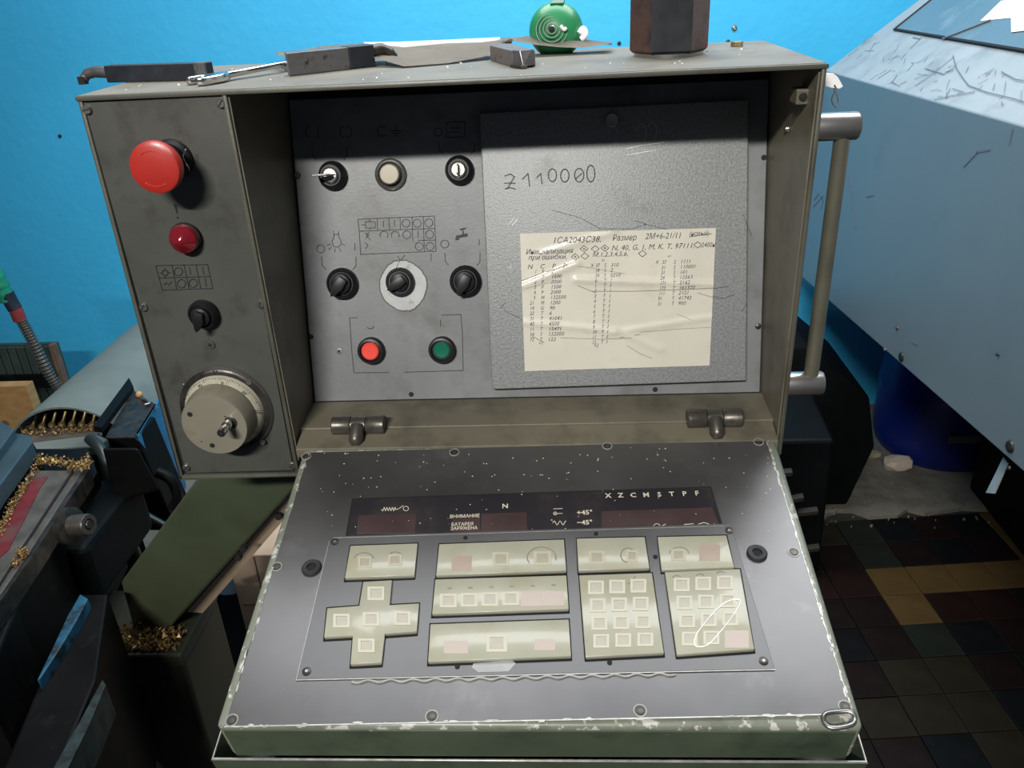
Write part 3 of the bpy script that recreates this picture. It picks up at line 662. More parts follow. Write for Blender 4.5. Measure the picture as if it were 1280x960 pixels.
# chipped bright edges of the shell
random.seed(21)
def chips(fr, a, b, n, w0, w1, name, mt, off=0):
    bm = B(); a = Vector(a); b = Vector(b); d = (b-a); L_ = d.length; d.normalize(); nn = Vector((-d.y, d.x))
    for k in range(n):
        s = random.uniform(0, L_); ll = random.uniform(.002, .010); ww = random.uniform(w0, w1); c = a+d*s+nn*random.uniform(-off, off)
        pts = []
        for q in range(8):
            an = 2*math.pi*q/8; rr = random.uniform(.6, 1.1); pts.append(c+d*math.cos(an)*ll/2*rr+nn*math.sin(an)*ww/2*rr)
        prism(bm, pts, .0004, .0008)
    return obj(name, bm, mt, cab, fr.M())
for a, b, n in ((pp[0], pp[3], 30), (pp[1], pp[2], 55), (pp[3], pp[2], 40)):
    tag(chips(DK, a, b, n, .0006, .0016, 'chipped_paint', M['bare'], .0012), kind='stuff')
bm = B(); stroke(bm, [pp[3], pp[2]], .0009, .0005, .0003); stroke(bm, [pp[1], pp[2]], .0005, .0004, .0003)
obj('plate_edge', bm, M['bare'], cab, DK.M())
random.seed(9)
bm = B()
for k in range(170):
    px = random.uniform(400, 1000); py = 560+abs(random.gauss(0, 90)); 
    if py > 890: continue
    u, v = DP(px, py); rr = random.uniform(.0003, .0008)
    if u < .01 or u > DW-.01: continue
    an = random.uniform(0, 3.1); prism(bm, [(u+rr*math.cos(an+t), v+rr*random.uniform(.4, 1)*math.sin(an+t)) for t in (0, 1.2, 2.5, 3.6, 5)], .0006, .0009)
tag(obj('paint_flecks', bm, M['whiteprint'], cab, DK.M()), kind='stuff')
# display window
wq = [DP(*p) for p in ((441, 625), (888, 610), (903, 660), (433, 673))]
bm = B(); prism(bm, wq[::-1], .0005, .0008); win = obj('display_window', bm, M['window'], cab, DK.M()); tag(win, 'smoked dark display window with cream print')
bm = B(); stroke(bm, [DP(433, 670), DP(441, 624.5), DP(888, 609.5), DP(903, 659)], .0012, .0003, .0006); obj('window_gap', bm, M['hole'], win, DK.M())
for poly in (((448, 645), (520, 643), (519, 667), (446, 668)), ((566, 650), (600, 648), (600, 666), (565, 667)), ((602, 643), (658, 641), (659, 663), (601, 665)), ((752, 640), (890, 635), (898, 655), (752, 660))):
    bm = B(); prism(bm, [DP(*q) for q in poly][::-1], .0008, .0009); obj('display_strip', bm, M['led'], win, DK.M())
bm = B(); Z = .0010
def dt(s, px, py, hpx, sx=1, bold=.02):
    u, v = DP(px, py); u2, v2 = DP(px+20, py-.7); u3, v3 = DP(px, py-hpx)
    text(bm, s, u, v, math.hypot(u3-u, v3-v)*1.4, Z, rot=math.atan2(v2-v, u2-u), align='CENTER', sx=sx, bold=bold)
for s_, px, py in (('X', 760.5, 623), ('Z', 776, 622.5), ('C', 792, 622.3), ('M', 808, 622), ('S', 824.5, 621.5), ('T', 840, 621), ('P', 856, 620.5), ('F', 871.5, 620)): dt(s_, px, py, 5.5)
dt('N', 631.5, 636, 5.5); dt('+45°', 731, 644, 5.5, 1); dt('−45°', 731, 656.5, 5.5, 1)
dt('ВНИМАНИЕ', 581, 648, 4.2, .85, .01); dt('БАТАРЕЯ', 578, 658, 4, .85, .01); dt('ЗАРЯЖЕНА', 580, 663, 4, .85, .01)
for ln in ([(477, 638)]+[(477+1.7*k, 639.5 if k % 2 else 635) for k in range(1, 11)]+[(495, 638), (499, 636.5), (504, 633)], pc(507.5, 636.5, 3.3, 2.8), [(692, 643), (703, 642.5)], pc(694, 642.7, 2, 1.8), [(692, 637), (703, 636.5)],
           [(691+1.1*k, 654.5-2.5*math.sin(k*.95)) for k in range(16)], pc(821, 659, 4, 3.5, 8, 180, 360), [(828, 658), (832, 656)], [(855, 656.5), (867, 655.5)], [(873, 656), (880, 654), (886, 656)]):
    stroke(bm, [DP(*q) for q in ln], .0006, .0001, Z-.0001)
obj('display_lettering', bm, M['whiteprint'], win, DK.M())
# keypad plate
kq = [DP(*p) for p in ((412, 677), (420, 672), (913, 656), (968, 838), (371, 851))]
bm = B(); prism(bm, kq[::-1], .0006, .0018); kp = obj('keypad_plate', bm, M['keyplate'], cab, DK.M(), bev=.0003)
bm = B()
stroke(bm, [DP(371, 851), DP(968, 838)], .0009, .0004, .0012)
stroke(bm, [DP(412, 678), DP(371, 851)], .0003, .0002, .0016); stroke(bm, [DP(417, 674), DP(905, 659)], .0005, .0003, .0015)
obj('bright_edge', bm, M['bare'], kp, DK.M())
bm = B()
pts = [(440+k*4, 853.5-(k*4)/440*10.5+1.7*math.sin(k*.9)) for k in range(0, 102)]
tube(bm, [(*DP(*q), .0008) for q in pts], .0012, 6)
o = obj('gasket_cord', bm, M['ringm'], cab, DK.M(), smooth=60); tag(o, 'wavy silvery gasket peeping out under the plate')
bm = B(); random.seed(4)
prism(bm, [DP(*q) for q in ((592, 831), (640, 827), (645, 831), (636, 841), (598, 842), (590, 836))][::-1], .0018, .0020); obj('bare_metal_patch', bm, M['worn'], kp, DK.M())
def small(px, py, kind):
    u, v = DP(px, py)
    if kind == 'ring':
        s = obj('plate_screw', lathe(B(), [(0, .0006), (.0051, .0006), (.0049, .0011), (.0040, .0011), (.0038, .0004), (0, .0004)], 24), M['ringm'], cab, DK.M(u, v), smooth=40)
        obj('screw_slot', lathe(B(), [(0, .0004), (.0036, .0004), (.0036, .0007), (0, .0007)], 18), M['darksteel'], s, DK.M(u, v), smooth=40)
        obj('screw_head', lathe(B(), [(0, .0006), (.0022, .0006), (.0020, .0010), (0, .0011)], 16), M['hinge'], s, DK.M(u+.0004, v-.0006), smooth=40)
    elif kind == 'hole': obj('screw_hole', lathe(B(), [(0, 0), (.0021, 0), (.0019, .0024), (0, .0024)], 16), M['hole'], cab, DK.M(u, v), smooth=40)
    elif kind == 'tiny':
        s = obj('small_screw', lathe(B(), [(0, 0), (.0036, 0), (.0034, .0024), (.0028, .0026), (0, .0026)], 20), M['darksteel'], cab, DK.M(u, v), smooth=40)
        obj('screw_recess', lathe(B(), [(0, .0026), (.0012, .0026), (.0011, .0028), (0, .0028)], 12), M['steel'], s, DK.M(u, v), smooth=40)
    else:
        s = obj('grommet', lathe(B(), [(0, .0005), (.0084, .0005), (.0084, .0022), (.0074, .0036), (.0042, .0032), (.0036, .0012), (0, .0012)], 32), M['rubber'], cab, DK.M(u, v), smooth=40)
        obj('grommet_bore', lathe(B(), [(0, .0012), (.0030, .0012), (.0030, .0015), (0, .0015)], 16), M['hole'], s, DK.M(u, v))
for p in ((383, 571), (568, 566), (759, 558), (948, 553), (346, 709), (992, 691), (290, 901), (540, 896), (800, 889), (1056, 884)): small(*p, 'ring')
for p in ((419, 679), (911, 665), (384, 841), (954, 828)): small(*p, 'tiny')
for p in ((582, 674), (745, 669), (819, 698), (572, 835), (762, 830), (654, 716)): small(*p, 'hole')
for p in ((390, 711), (946, 693)): small(*p, 'grommet')
# bent latch at the front right corner
bm = B()
lp = [DP(*q, .004) for q in ((1030, 902), (1031, 893), (1045, 889), (1064, 890), (1069, 899), (1062, 907), (1040, 909))]
tube(bm, smooth_path([(p[0], p[1], .003+.001*(i % 2)) for i, p in enumerate(lp)]+[(lp[0][0], lp[0][1], .003)], 5), .0017, 8)
o = obj('latch_loop', bm, M['steel'], cab, DK.M(), smooth=60); tag(o, 'bent steel latch loop')
# keypads
KH = .0052
def pad(poly, name='keypad', lab=None):
    pts = [DK.at(x, y, KH) for x, y in poly]
    bm = B(); prism(bm, pts[::-1], .0016, KH)
    k = obj(name, bm, M['keypad'], cab, DK.M(), bev=.0005, seg=2, smooth=50)
    if lab: tag(k, lab)
    bm = B(); stroke(bm, [DK.at(x, y, .0018) for x, y in [(a, b+5) if b > sum(q[1] for q in poly)/len(poly) else (a, b) for a, b in poly]+[poly[0]]][:], .0016, .0002, .0017)
    obj('pad_gap', bm, M['hole'], k, DK.M())
    return k
def key(par, cx, cy, w, h, kind='ring'):
    q = [DK.at(cx+sx*w/2, cy+sy*h/2, KH) for sx, sy in ((-1, 1), (1, 1), (1, -1), (-1, -1))]
    cu = sum(p[0] for p in q)/4; cv = sum(p[1] for p in q)/4; q = [(p[0]-cu, p[1]-cv) for p in q]
    bm = B()
    if kind == 'ring':
        inner = [(p[0]*.66, p[1]*.66) for p in q]
        for i in range(4):
            j = (i+1) % 4; prism(bm, [q[i], q[j], inner[j], inner[i]], 0, .0004)
        k = obj('key', bm, M['keyrim'], par, DK.M(cu, cv, KH))
        bm = B(); prism(bm, inner, 0, .00015); obj('key_centre', bm, M['keycore'], k, DK.M(cu, cv, KH)) if False else None
        bm.free()
    elif kind == 'red': prism(bm, q, 0, .0002); k = obj('red_key', bm, M['keyred'], par, DK.M(cu, cv, KH))
    elif kind == 'soft':
        prism(bm, q, 0, .0002); k = obj('key', bm, M['keyrim'], par, DK.M(cu, cv, KH))
    elif kind == 'core': prism(bm, q, 0, .00015); k = obj('key_centre', bm, M['keycore'], par, DK.M(cu, cv, KH))
    return k
def rk(par, cx, cy, w=19, h=17):
    key(par, cx, cy, w, h); key(par, cx, cy, w*.62, h*.62, 'core')
def smudge(par, pts, wd=.0016):
    bm = B(); stroke(bm, [DK.at(x, y, KH) for x, y in pts], wd, .00015, .0002); obj('smudge', bm, M['smudge'], par, DK.M(0, 0, KH-.0001))
def sm(par, pts, wd=.0011):
    bm = B(); stroke(bm, [DK.at(x, y, KH) for x, y in pts], wd, .00015, .0); obj('smudge', bm, M['smudge'], par, DK.M(0, 0, KH))
k1 = pad([(438, 682), (522, 679), (518, 719), (431, 722)], lab='two-key pad above the cross'); rk(k1, 456, 703, 17, 14); rk(k1, 494, 700, 17, 14)
sm(k1, pc(455, 699, 12, 8, 10, 190, 350), .0009); sm(k1, pc(494, 697, 9, 7, 8, 200, 330), .0009)
k2 = pad([(549, 680), (705, 674), (708, 713), (545, 719)], lab='wide upper pad with a red key at its left')
key(k2, 577, 704, 25, 19, 'red'); rk(k2, 626, 699, 21, 17); rk(k2, 678, 698, 22, 17); sm(k2, pc(677, 697, 18, 13, 14, 150, 375), .0009)
k3 = pad([(721, 673), (806, 671), (812, 710), (723, 713)], lab='two-key pad above the numeric pad'); rk(k3, 746, 697, 20, 16); rk(k3, 790, 695, 14, 14); sm(k3, pc(785, 694, 9, 9, 10, 100, 320), .001)
k4 = pad([(822, 671), (908, 669), (918, 709), (827, 712)], lab='upper right pad with a red key'); key(k4, 887, 691, 26, 20, 'red'); rk(k4, 848, 694, 18, 14); sm(k4, pc(849, 692, 12, 8, 10, 180, 360), .0008)
k5 = pad([(544, 724), (708, 719), (711, 761), (540, 767)], lab='wide middle pad with four keys and a red end')
for i in range(4): rk(k5, 560.5+26*i, 751-.9*i, 21, 17)
for i in range(2): key(k5, 664.5+27*i, 749-1*i, 27, 18, 'red')
for i in range(6):
    a, b = 562+26*i, 735.5-.8*i; sm(k5, [(a-2, b), (a+2, b)], .0016)
k6 = pad([(538, 780), (711, 774), (714, 820), (535, 827)], lab='wide lower pad, cloudy with faint red keys')
key(k6, 570, 809, 30, 16, 'red'); rk(k6, 621, 804, 26, 22); key(k6, 681, 806, 26, 14, 'red')
k7 = pad([(724, 719), (815, 716), (830, 816), (732, 821)], lab='numeric pad of twelve keys')
for r_ in range(4):
    for c_ in range(3): rk(k7, 745+26.5*c_+r_*2.2+c_*r_*.35, 734.5+r_*22.3-c_*1, 20, 17)
sm(k7, [(785, 730), (790, 726), (794, 721)], .0012)
k8 = pad([(831, 715), (925, 711), (943, 811), (846, 818)], lab='right pad of twelve keys under wrinkled glossy film')
for r_ in range(4):
    for c_ in range(3):
        if r_ == 3 and c_ == 2: key(k8, 921, 799, 30, 22, 'red')
        else: rk(k8, 852+27*c_+r_*3.4, 731+r_*22.5-c_*1.3, 20, 17)
for a, b in ((846, 722), (875, 720), (901, 717)): sm(k8, pc(a, b, 5, 2.5, 6, 180, 340), .0009)
cx_ = pad([(454, 727), (490, 725), (487, 756), (524, 754), (521, 789), (481, 792), (477, 828), (438, 830), (441, 794), (405, 796), (409, 760), (449, 757)], 'cross_keypad', 'cross-shaped direction pad')
for (a, b) in ((470, 742), (464, 774), (427, 776), (503, 773), (458, 807)): rk(cx_, a, b, 21, 17)
# looped lamp reflection in the pad film, modelled as a pale raised cord
bm = B()
loop = smooth_path([(*DK.at(x, y, KH), .0006) for x, y in ((868, 800), (874, 788), (895, 763), (912, 751), (925, 751), (920, 764), (902, 788), (885, 806), (870, 808), (868, 800))], 8)
tube(bm, [(p[0], p[1], KH+.0002) for p in loop], .0006, 6)
o = obj('lamp_reflection', bm, mat('lamp reflection tone', (.75, .73, .66), .08, coat=1, var=.02), k8, DK.M(), smooth=60); tag(o, 'painted loop of lamp reflection in the clear film')

# ------------------------------------------------------------------ things on the cabinet top
ZTT = ZT+.0004
# left boring bar
a = U(134, 103.5, 2, ZTT); b = U(258, 100.5, 2, ZTT); ang = math.atan2(b.y-a.y, b.x-a.x)
L_ = (b-a).length; bb = thing('boring_bar', 'blackened boring bar with hooked tip at the left end of the cabinet top', 'tool', M=T(a.x, a.y, ZTT) @ Matrix.Rotation(ang, 4, 'Z'))
bm = B(); prism(bm, [(.0, 0), (L_, 0), (L_+.002, .012), (.0, .012)], .0, .0145); obj('shank', bm, M['toolblack'], bb, WM[bb], bev=.0008)
bm = B(); box(bm, L_-.010, L_+.0005, -.0004, .0122, .0002, .0149); obj('shank_collar', bm, M['toolgrey'], bb, WM[bb], bev=.0006)
bm = B(); tube(bm, smooth_path([(.002, .006, .008), (-.012, .006, .009), (-.022, .005, .0075), (-.026, .003, .003)], 5), [.0052]*6+[.0048]*5+[.0042]*4+[.0034], 12); obj('neck', bm, M['toolgrey'], bb, WM[bb], smooth=50)
bm = B(); box(bm, -.030, -.023, -.001, .005, -.001, .006); obj('cutting_tip', bm, M['darksteel'], bb, WM[bb], bev=.0005)
# spanner
a = U(247, 108.5, 2, ZTT); b = U(372, 89, 2, ZTT)
ang = math.atan2(b.y-a.y, b.x-a.x); L_ = (b-a).length
Ms = T(a.x, a.y, ZTT+.0008) @ Matrix.Rotation(ang, 4, 'Z') @ Matrix.Rotation(R(-2), 4, 'Y')
spn = thing('spanner', 'chrome spanner lying between the two black tool bars', 'spanner', M=Ms)
bm = B(); prism(bm, [(.03, .004), (L_, .0045), (L_, .0115), (.03, .012)], .0005, .0055); obj('spanner_shank', bm, M['chrome'], spn, Ms, bev=.0015, smooth=50)
bm = B(); prism(bm, [(0, 0), (.004, -.004), (.024, -.004), (.036, .002), (.036, .013), (.026, .020), (.010, .022), (.002, .018), (.004, .014), (.014, .014), (.017, .010), (.014, .005), (.003, .004)], -.0005, .0058); obj('open_jaw', bm, M['chrome'], spn, Ms, bev=.0012, smooth=50)
# tool holder 2
a = U(361, 96, 2, ZTT); b = U(472, 84, 2, ZTT); ang = math.atan2(b.y-a.y, b.x-a.x)+.05
L_ = (b-a).length; Mt = T(a.x, a.y+.002, ZTT+.0065) @ Matrix.Rotation(ang, 4, 'Z')
th = thing('tool_holder', 'grey and black tool holder with a hooked tip resting on the spanner end', 'tool', M=Mt)
bm = B(); prism(bm, [(0, 0), (L_*.7, 0), (L_*.7, .019), (.006, .019)], -.0062, .0125); obj('shank', bm, M['toolgrey'], th, Mt, bev=.0008)
bm = B(); prism(bm, [(L_*.7, -.0003), (L_, .0), (L_+.002, .014), (L_*.95, .020), (L_*.7, .0193)], -.0060, .0127); obj('head', bm, M['toolblack'], th, Mt, bev=.0008)
bm = B(); tube(bm, smooth_path([(L_-.002, .008, .006), (L_+.012, .008, .007), (L_+.020, .006, .003), (L_+.023, .005, -.001)], 5), [.0058]*6+[.005]*5+[.004]*4+[.003], 12); obj('hooked_tip', bm, M['darksteel'], th, Mt, smooth=50)
# tool 3
a = U(613, 76, 2, ZTT); b = U(665, 82, 2, ZTT)
Mt = T(a.x, a.y, ZTT) @ Matrix.Rotation(math.atan2(b.y-a.y, b.x-a.x)-.25, 4, 'Z')
t3 = thing('turning_tool', 'short brown-grey turning tool lying under the dusty paper edge', 'tool', M=Mt)
L_ = (b-a).length
bm = B(); prism(bm, [(0, 0), (L_, -.001), (L_+.006, .018), (.0, .022)], 0, .0135); obj('shank', bm, M['carbide'], t3, Mt, bev=.0008)
bm = B(); hull(bm, [(L_-.002, -.0015, 0), (L_+.014, .004, .001), (L_+.012, .015, .002), (L_+.002, .018, 0)], [(L_-.002, -.001, .0138), (L_+.009, .003, .0138), (L_+.010, .014, .0142), (L_+.002, .018, .0138)]); obj('bevelled_head', bm, M['toolgrey'], t3, Mt, bev=.0006)
bm = B(); prism(bm, [(L_+.002, -.004), (L_+.018, .001), (L_+.020, .006), (L_+.010, .006)], .0005, .003); obj('cutting_insert', bm, M['darksteel'], t3, Mt, bev=.0003)
# dusty sheet across the rear edge
def curl(pts_front, pts_back, name, label, mt, th=.0006, cat='paper'):
    n = len(pts_front); bm = B(); A = []; Bk = []
    K = 8
    rows = []
    for k in range(K+1):
        t = k/K; rows.append([bm.verts.new(Vector(pts_front[i])*(1-t)+Vector(pts_back[i])*t+Vector((0, 0, .002*math.sin(i*1.7+k*.8)*math.sin(math.pi*t)))) for i in range(n)])
    for k in range(K):
        for i in range(n-1): bm.faces.new((rows[k][i], rows[k][i+1], rows[k+1][i+1], rows[k+1][i]))
    geom = bmesh.ops.solidify(bm, geom=bm.faces[:], thickness=th)
    return tag(obj(name, bm, mt, None, smooth=60), label, cat)
fr_ = []; bk_ = []
spec = [(346, 68, .13, 0), (372, 76, .12, 0), (410, 74, .125, .0), (460, 70, .13, .0), (505, 83, .10, 0), (560, 79, .115, .002), (600, 72, .135, .006), (640, 62, .15, .010)]
top_ = [(344, 65), (372, 63), (405, 57), (455, 54), (505, 59), (560, 54), (600, 53), (640, 48)]
for (x, y, yy, h), (tx, ty) in zip(spec, top_):
    p = U(x, y, 1, yy); p.z = max(p.z, ZTT+.0012); fr_.append(p); q = U(tx, ty, 1, .19); q.z = max(q.z, ZTT+.0015); bk_.append(q)
curl(fr_, bk_, 'dusty_sheet', 'long dusty grey paper sheet curling along the back of the cabinet top', M['brown'])
fr_ = [U(x, y, 1, .205) for x, y in ((455, 56), (500, 62), (560, 57), (620, 56))]; bk_ = [U(x, y, 1, .212) for x, y in ((455, 52.5), (500, 52), (560, 49.5), (625, 46.5))]
curl(fr_, bk_, 'white_paper', 'white paper strip showing behind the long dusty grey sheet', M['white'])
fr_ = [U(x, y, 1, .15) for x, y in ((645, 52), (670, 56), (700, 59), (730, 60), (752, 57), (765, 54))]; bk_ = [U(x, y, 1, .185) for x, y in ((625, 47.5), (655, 45.5), (690, 43), (715, 47), (745, 51), (764, 53.5))]
for p in fr_+bk_: p.z = max(p.z, ZTT+.001)
curl(fr_, bk_, 'dusty_sheet', 'short pointed grey paper flap in front of the green dome', M['brown'])
# green dome
c = U(695, 38, 1, .186); Md = T(c.x, .186, ZTT+.008) @ Matrix.Rotation(R(60), 4, 'X')
dm = thing('vented_dome', 'round green plastic dome with ring vents behind the paper flap', 'cap', M=T(c.x, .186, ZTT))
rd = .0262
bm = B(); lathe(bm, [(0, -.004)]+[(rd*math.cos(R(a)), rd*.8*math.sin(R(a))) for a in range(0, 90, 9)]+[(0, rd*.8)], 40)
Mdd = T(c.x, .186, c.z) @ Matrix.Rotation(R(72), 4, 'X')
obj('dome_shell', bm, M['domegreen'], dm, Mdd, smooth=60)
for rr in (.0045, .008, .0115, .015):
    zz = rd*.8*math.sqrt(max(0, 1-(rr/rd)**2)); bm = B(); tube(bm, [(rr*math.cos(R(a)), rr*math.sin(R(a))-.004, zz+.0003) for a in range(0, 360, 12)], .0009, 6, closed=True); obj('vent_ring', bm, M['domedark'], dm, Mdd @ T(-.004, 0, 0), smooth=60)
bm = B(); lathe(bm, [(0, rd*.79), (.003, rd*.79), (.002, rd*.83), (0, rd*.83)], 14, T(-.004, -.004, 0)); obj('vent_hub', bm, M['hole'], dm, Mdd, smooth=60)
bm = B(); prism(bm, [(-.004, .0), (.012, 0), (.014, .010), (.0, .012)], 0, .004); obj('top_notch', bm, M['domedark'], dm, T(c.x-.002, .180, c.z+.0215) @ Matrix.Rotation(R(28), 4, 'X') @ Matrix.Scale(.8, 4), bev=.0006)
bm = B(); tube(bm, smooth_path([(.024, -.004, .012), (.028, -.004, .016), (.026, .0, .021), (.022, -.002, .017)], 5), .003, 10); obj('strap_end', bm, M['white'], dm, T(c.x, .175, ZTT), smooth=60)
bm = B(); tube(bm, smooth_path([(.010, 0, .002), (.014, .001, -.003), (.017, .002, -.001)], 5), .0022, 8); o = obj('white_residue', bm, M['white'], dm, T(c.x-.003, .162, c.z+.004) @ Matrix.Scale(.75, 4), smooth=60)
# hexagonal nut
c0 = U(841, 73, 2, ZTT); c = Vector((c0.x, c0.y+.031, ZTT))
nut = thing('hex_nut', 'tall brown and black hexagonal coupling nut standing on the cabinet top', 'nut', M=T(*c))
RN = .0345; a0 = R(-63)
hexo = [(RN*math.cos(a0+R(60*k)), RN*math.sin(a0+R(60*k))) for k in range(6)]
hb = [(p[0]*.93, p[1]*.93, .003) for p in hexo]; ht = [(p[0], p[1], .0055) for p in hexo]; htt = [(p[0], p[1], .0530) for p in hexo]; h4 = [(p[0]*.94, p[1]*.94, .0555) for p in hexo]
bm = B()
R4 = [[bm.verts.new(p) for p in ring] for ring in (hb, ht, htt, h4)]
HN = 24
for a_, b_ in zip(R4, R4[1:]):
    for k in range(6): f = bm.faces.new((a_[k], a_[(k+1) % 6], b_[(k+1) % 6], b_[k])); f.material_index = 1 if k == 5 else 0
inn = [bm.verts.new((.019*math.cos(a0+R(60*k)), .019*math.sin(a0+R(60*k)), .0555)) for k in range(6)]; ind = [bm.verts.new((v.co.x, v.co.y, .003)) for v in inn]
for k in range(6):
    k2 = (k+1) % 6; bm.faces.new((R4[3][k], R4[3][k2], inn[k2], inn[k])); bm.faces.new((inn[k], inn[k2], ind[k2], ind[k])); bm.faces.new((ind[k], ind[k2], R4[0][k2], R4[0][k]))
nb = obj('nut_body', bm, [M['nutrust'], M['nutblack']], nut, T(*c))
bm = B(); lathe(bm, [(.0185, 0), (.0305, 0), (.0310, .0032), (.0185, .0032), (.0185, 0)], 48, cap=False); obj('washer_face', bm, M['steel'], nut, T(*c), smooth=40)
bm = B(); lathe(bm, [(.017, .0556), (.0300, .0556), (.0290, .0566), (.018, .0566), (.017, .0556)], 40, cap=False); obj('machined_top', bm, M['steel'], nut, T(*c), smooth=40)
# small bits
c = U(921, 58, 2, ZTT)
o = obj('small_brass_nut', prism(B(), [(.006*math.cos(R(60*k)), .006*math.sin(R(60*k))) for k in range(6)], 0, .0045), M['brass'], None, T(c.x, min(c.y, D_-.012), ZTT), bev=.0005)
tag(o, 'tiny brass nut near the back right corner of the cabinet top', 'nut')
bm = B(); random.seed(8)
for k in range(50):
    x = random.uniform(.02, .58); y = random.uniform(.004, .17); s = random.uniform(.0004, .0011); an = random.uniform(0, 6)
    prism(bm, [(x+s*math.cos(an+t), y+s*math.sin(an+t)) for t in (0, 2, 4.2)], ZTT, ZTT+s)
o = obj('metal_crumbs', bm, M['white'], None); tag(o, 'pale metal crumbs scattered over the cabinet top', 'debris', kind='stuff')
# hanging tag
c = U(1037, 97, 1, .03)
tg = thing('key_tag', 'white tag with a wire ring hanging beside the top right corner', 'tag', M=T(W_, .03, c.z))
a = [U(x, y, 1, .03)-Vector((0, 0, 0)) for x, y in ((1032, 91), (1042, 92), (1048, 97), (1054, 108), (1050, 111), (1040, 110), (1032, 108))]
bm = B(); slab(bm, a, (0, .0015, 0)); obj('tag_plate', bm, M['white'], tg, bev=.0004)
a = [U(x, y, 1, .029) for x, y in ((1043, 106), (1045, 112), (1040, 122), (1041, 130), (1046, 134), (1048, 128), (1046, 118), (1042, 110))]
bm = B(); tube(bm, smooth_path(a, 5), .0006, 6); obj('wire_ring', bm, M['steel'], tg, smooth=60)

# ------------------------------------------------------------------ wall bits
for i, (px, py, lab) in enumerate(((918, 35, 'bright screw in the wall above the right end of the cabinet'), (75, 170, 'rusty screw in the blue wall left of the cabinet'), (910, 52, 'dark nail in the blue wall just above the cabinet top'), (774, 54, 'dark nail stub in the wall left of the hex nut'))):
    c = U(px, py, 1, WY); rr = .009 if i == 0 else .006
    bm = B(); lathe(bm, [(0, 0), (rr, 0), (rr*.8, .004), (rr*.3, .005), (0, .003)], 18, Matrix.Rotation(R(90), 4, 'X'))
    tag(obj('wall_screw', bm, M['steel'] if i == 0 else M['darksteel'], None, T(c.x, WY, c.z), smooth=40), lab, 'screw', 'screws in the blue wall')

# ------------------------------------------------------------------ machine guard on the right
GX = 1.105; 
A_ = Vector((GX, 1.66, 1.196)); B_ = Vector((GX, .646, 1.224)); Cn = A_+(B_-A_)*1.75
D1 = Vector((GX, 1.93, .60)); E1 = Vector((GX, .425, .741)); F1 = D1+(E1-D1)*1.35
gd = thing('machine_guard', 'large blue-grey sheet metal machine guard with scratched sloping top', 'machine guard', (GX, 1.0, .63))
nslope = Vector((.216, 0, .163)).normalized()      # up the sloping face
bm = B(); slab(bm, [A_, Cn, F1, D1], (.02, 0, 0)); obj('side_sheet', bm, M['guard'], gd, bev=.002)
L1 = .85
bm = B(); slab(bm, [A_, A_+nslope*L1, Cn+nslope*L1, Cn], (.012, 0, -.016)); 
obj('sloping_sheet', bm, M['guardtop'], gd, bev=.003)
bm = B(); slab(bm, [D1+Vector((.02, 0, 0)), F1+Vector((.02, 0, 0)), F1+Vector((.9, 0, 0)), D1+Vector((.9, 0, 0))], (0, 0, .02)); obj('bottom_sheet', bm, M['greasy'], gd)
GFn = Frame(A_, (Cn-A_), nslope); 
# face frame with normal outwards
GF = Frame(A_, (A_-Cn), nslope); 
if GF.n.z < 0: GF = GFn
wq = [(1118, 38), (1178, -10), (1330, -10), (1330, 79)]
wp_ = [GF.at(*q) for q in wq]
bm = B(); prism(bm, wp_, .0005, .002); gw = obj('guard_window', bm, M['glass'], gd, GF.M()); tag(gw, 'dull grey window in the sloping top')
bm = B(); stroke(bm, [wp_[1], wp_[0], wp_[3]], .005, .003, .001); obj('window_gasket', bm, M['hole'], gw, GF.M())
bm = B(); stroke(bm, [GF.at(1178, 52), GF.at(1236, 30)], .004, .003, .002); obj('window_crack', bm, M['scratch'], gw, GF.M())
for j, (poly, lab) in enumerate(((((1224, 30), (1250, 5), (1290, 2), (1300, 24)), 'translucent white paper scrap on the guard window, left one'), (((1262, 46), (1262, 5), (1266, -6), (1320, -6), (1320, 40)), 'translucent white paper scrap on the guard window, right one'))):
    pts = [GF.at(*q) for q in poly]
    if Vector((pts[1][0]-pts[0][0], pts[1][1]-pts[0][1], 0)).cross(Vector((pts[2][0]-pts[1][0], pts[2][1]-pts[1][1], 0))).z < 0: pts = pts[::-1]
    bm = B(); prism(bm, pts, .0021+j*.001, .003+j*.001); o = obj('paper_scrap', bm, M['white'], None, GF.M()); tag(o, lab, 'paper', 'paper scraps on the guard window')
sc_ = [[(1189, 72), (1193, 88), (1200, 100), (1208, 111)], [(1208, 111), (1230, 120), (1260, 128), (1278, 134)], [(1155, 88), (1178, 96), (1192, 85)], [(1140, 48), (1149, 50)], [(1096, 100), (1113, 89)], [(1114, 104), (1120, 96)], [(1165, 128), (1195, 122), (1215, 119)], [(1142, 110), (1160, 98), (1190, 74)], [(1248, 94), (1265, 104), (1280, 107)], [(1137, 62), (1151, 48)], [(1123, 108), (1131, 104)]]
bm = B()
for ln in sc_: stroke(bm, [GF.at(*q) for q in ln], .0014, .0006, .0001)
random.seed(31)
for k in range(70):
    x = random.uniform(1060, 1278); y = random.uniform(0, 1)*60+72+(x-1060)*.27-25; an = random.gauss(-.6, .5); ll = random.uniform(3, 16)
    if y > 90+(x-1040)*.262 or y < 40: continue
    stroke(bm, [GF.at(x, y), GF.at(x+ll*math.cos(an), y+ll*math.sin(an))], random.uniform(.0005, .0010), .0005, .0001)
tag(obj('scratches', bm, M['scratch'], gd, GF.M()), kind='stuff')
SF = Frame((GX-.0002, 0, 0), (0, -1, 0), (0, 0, 1))
bm = B()
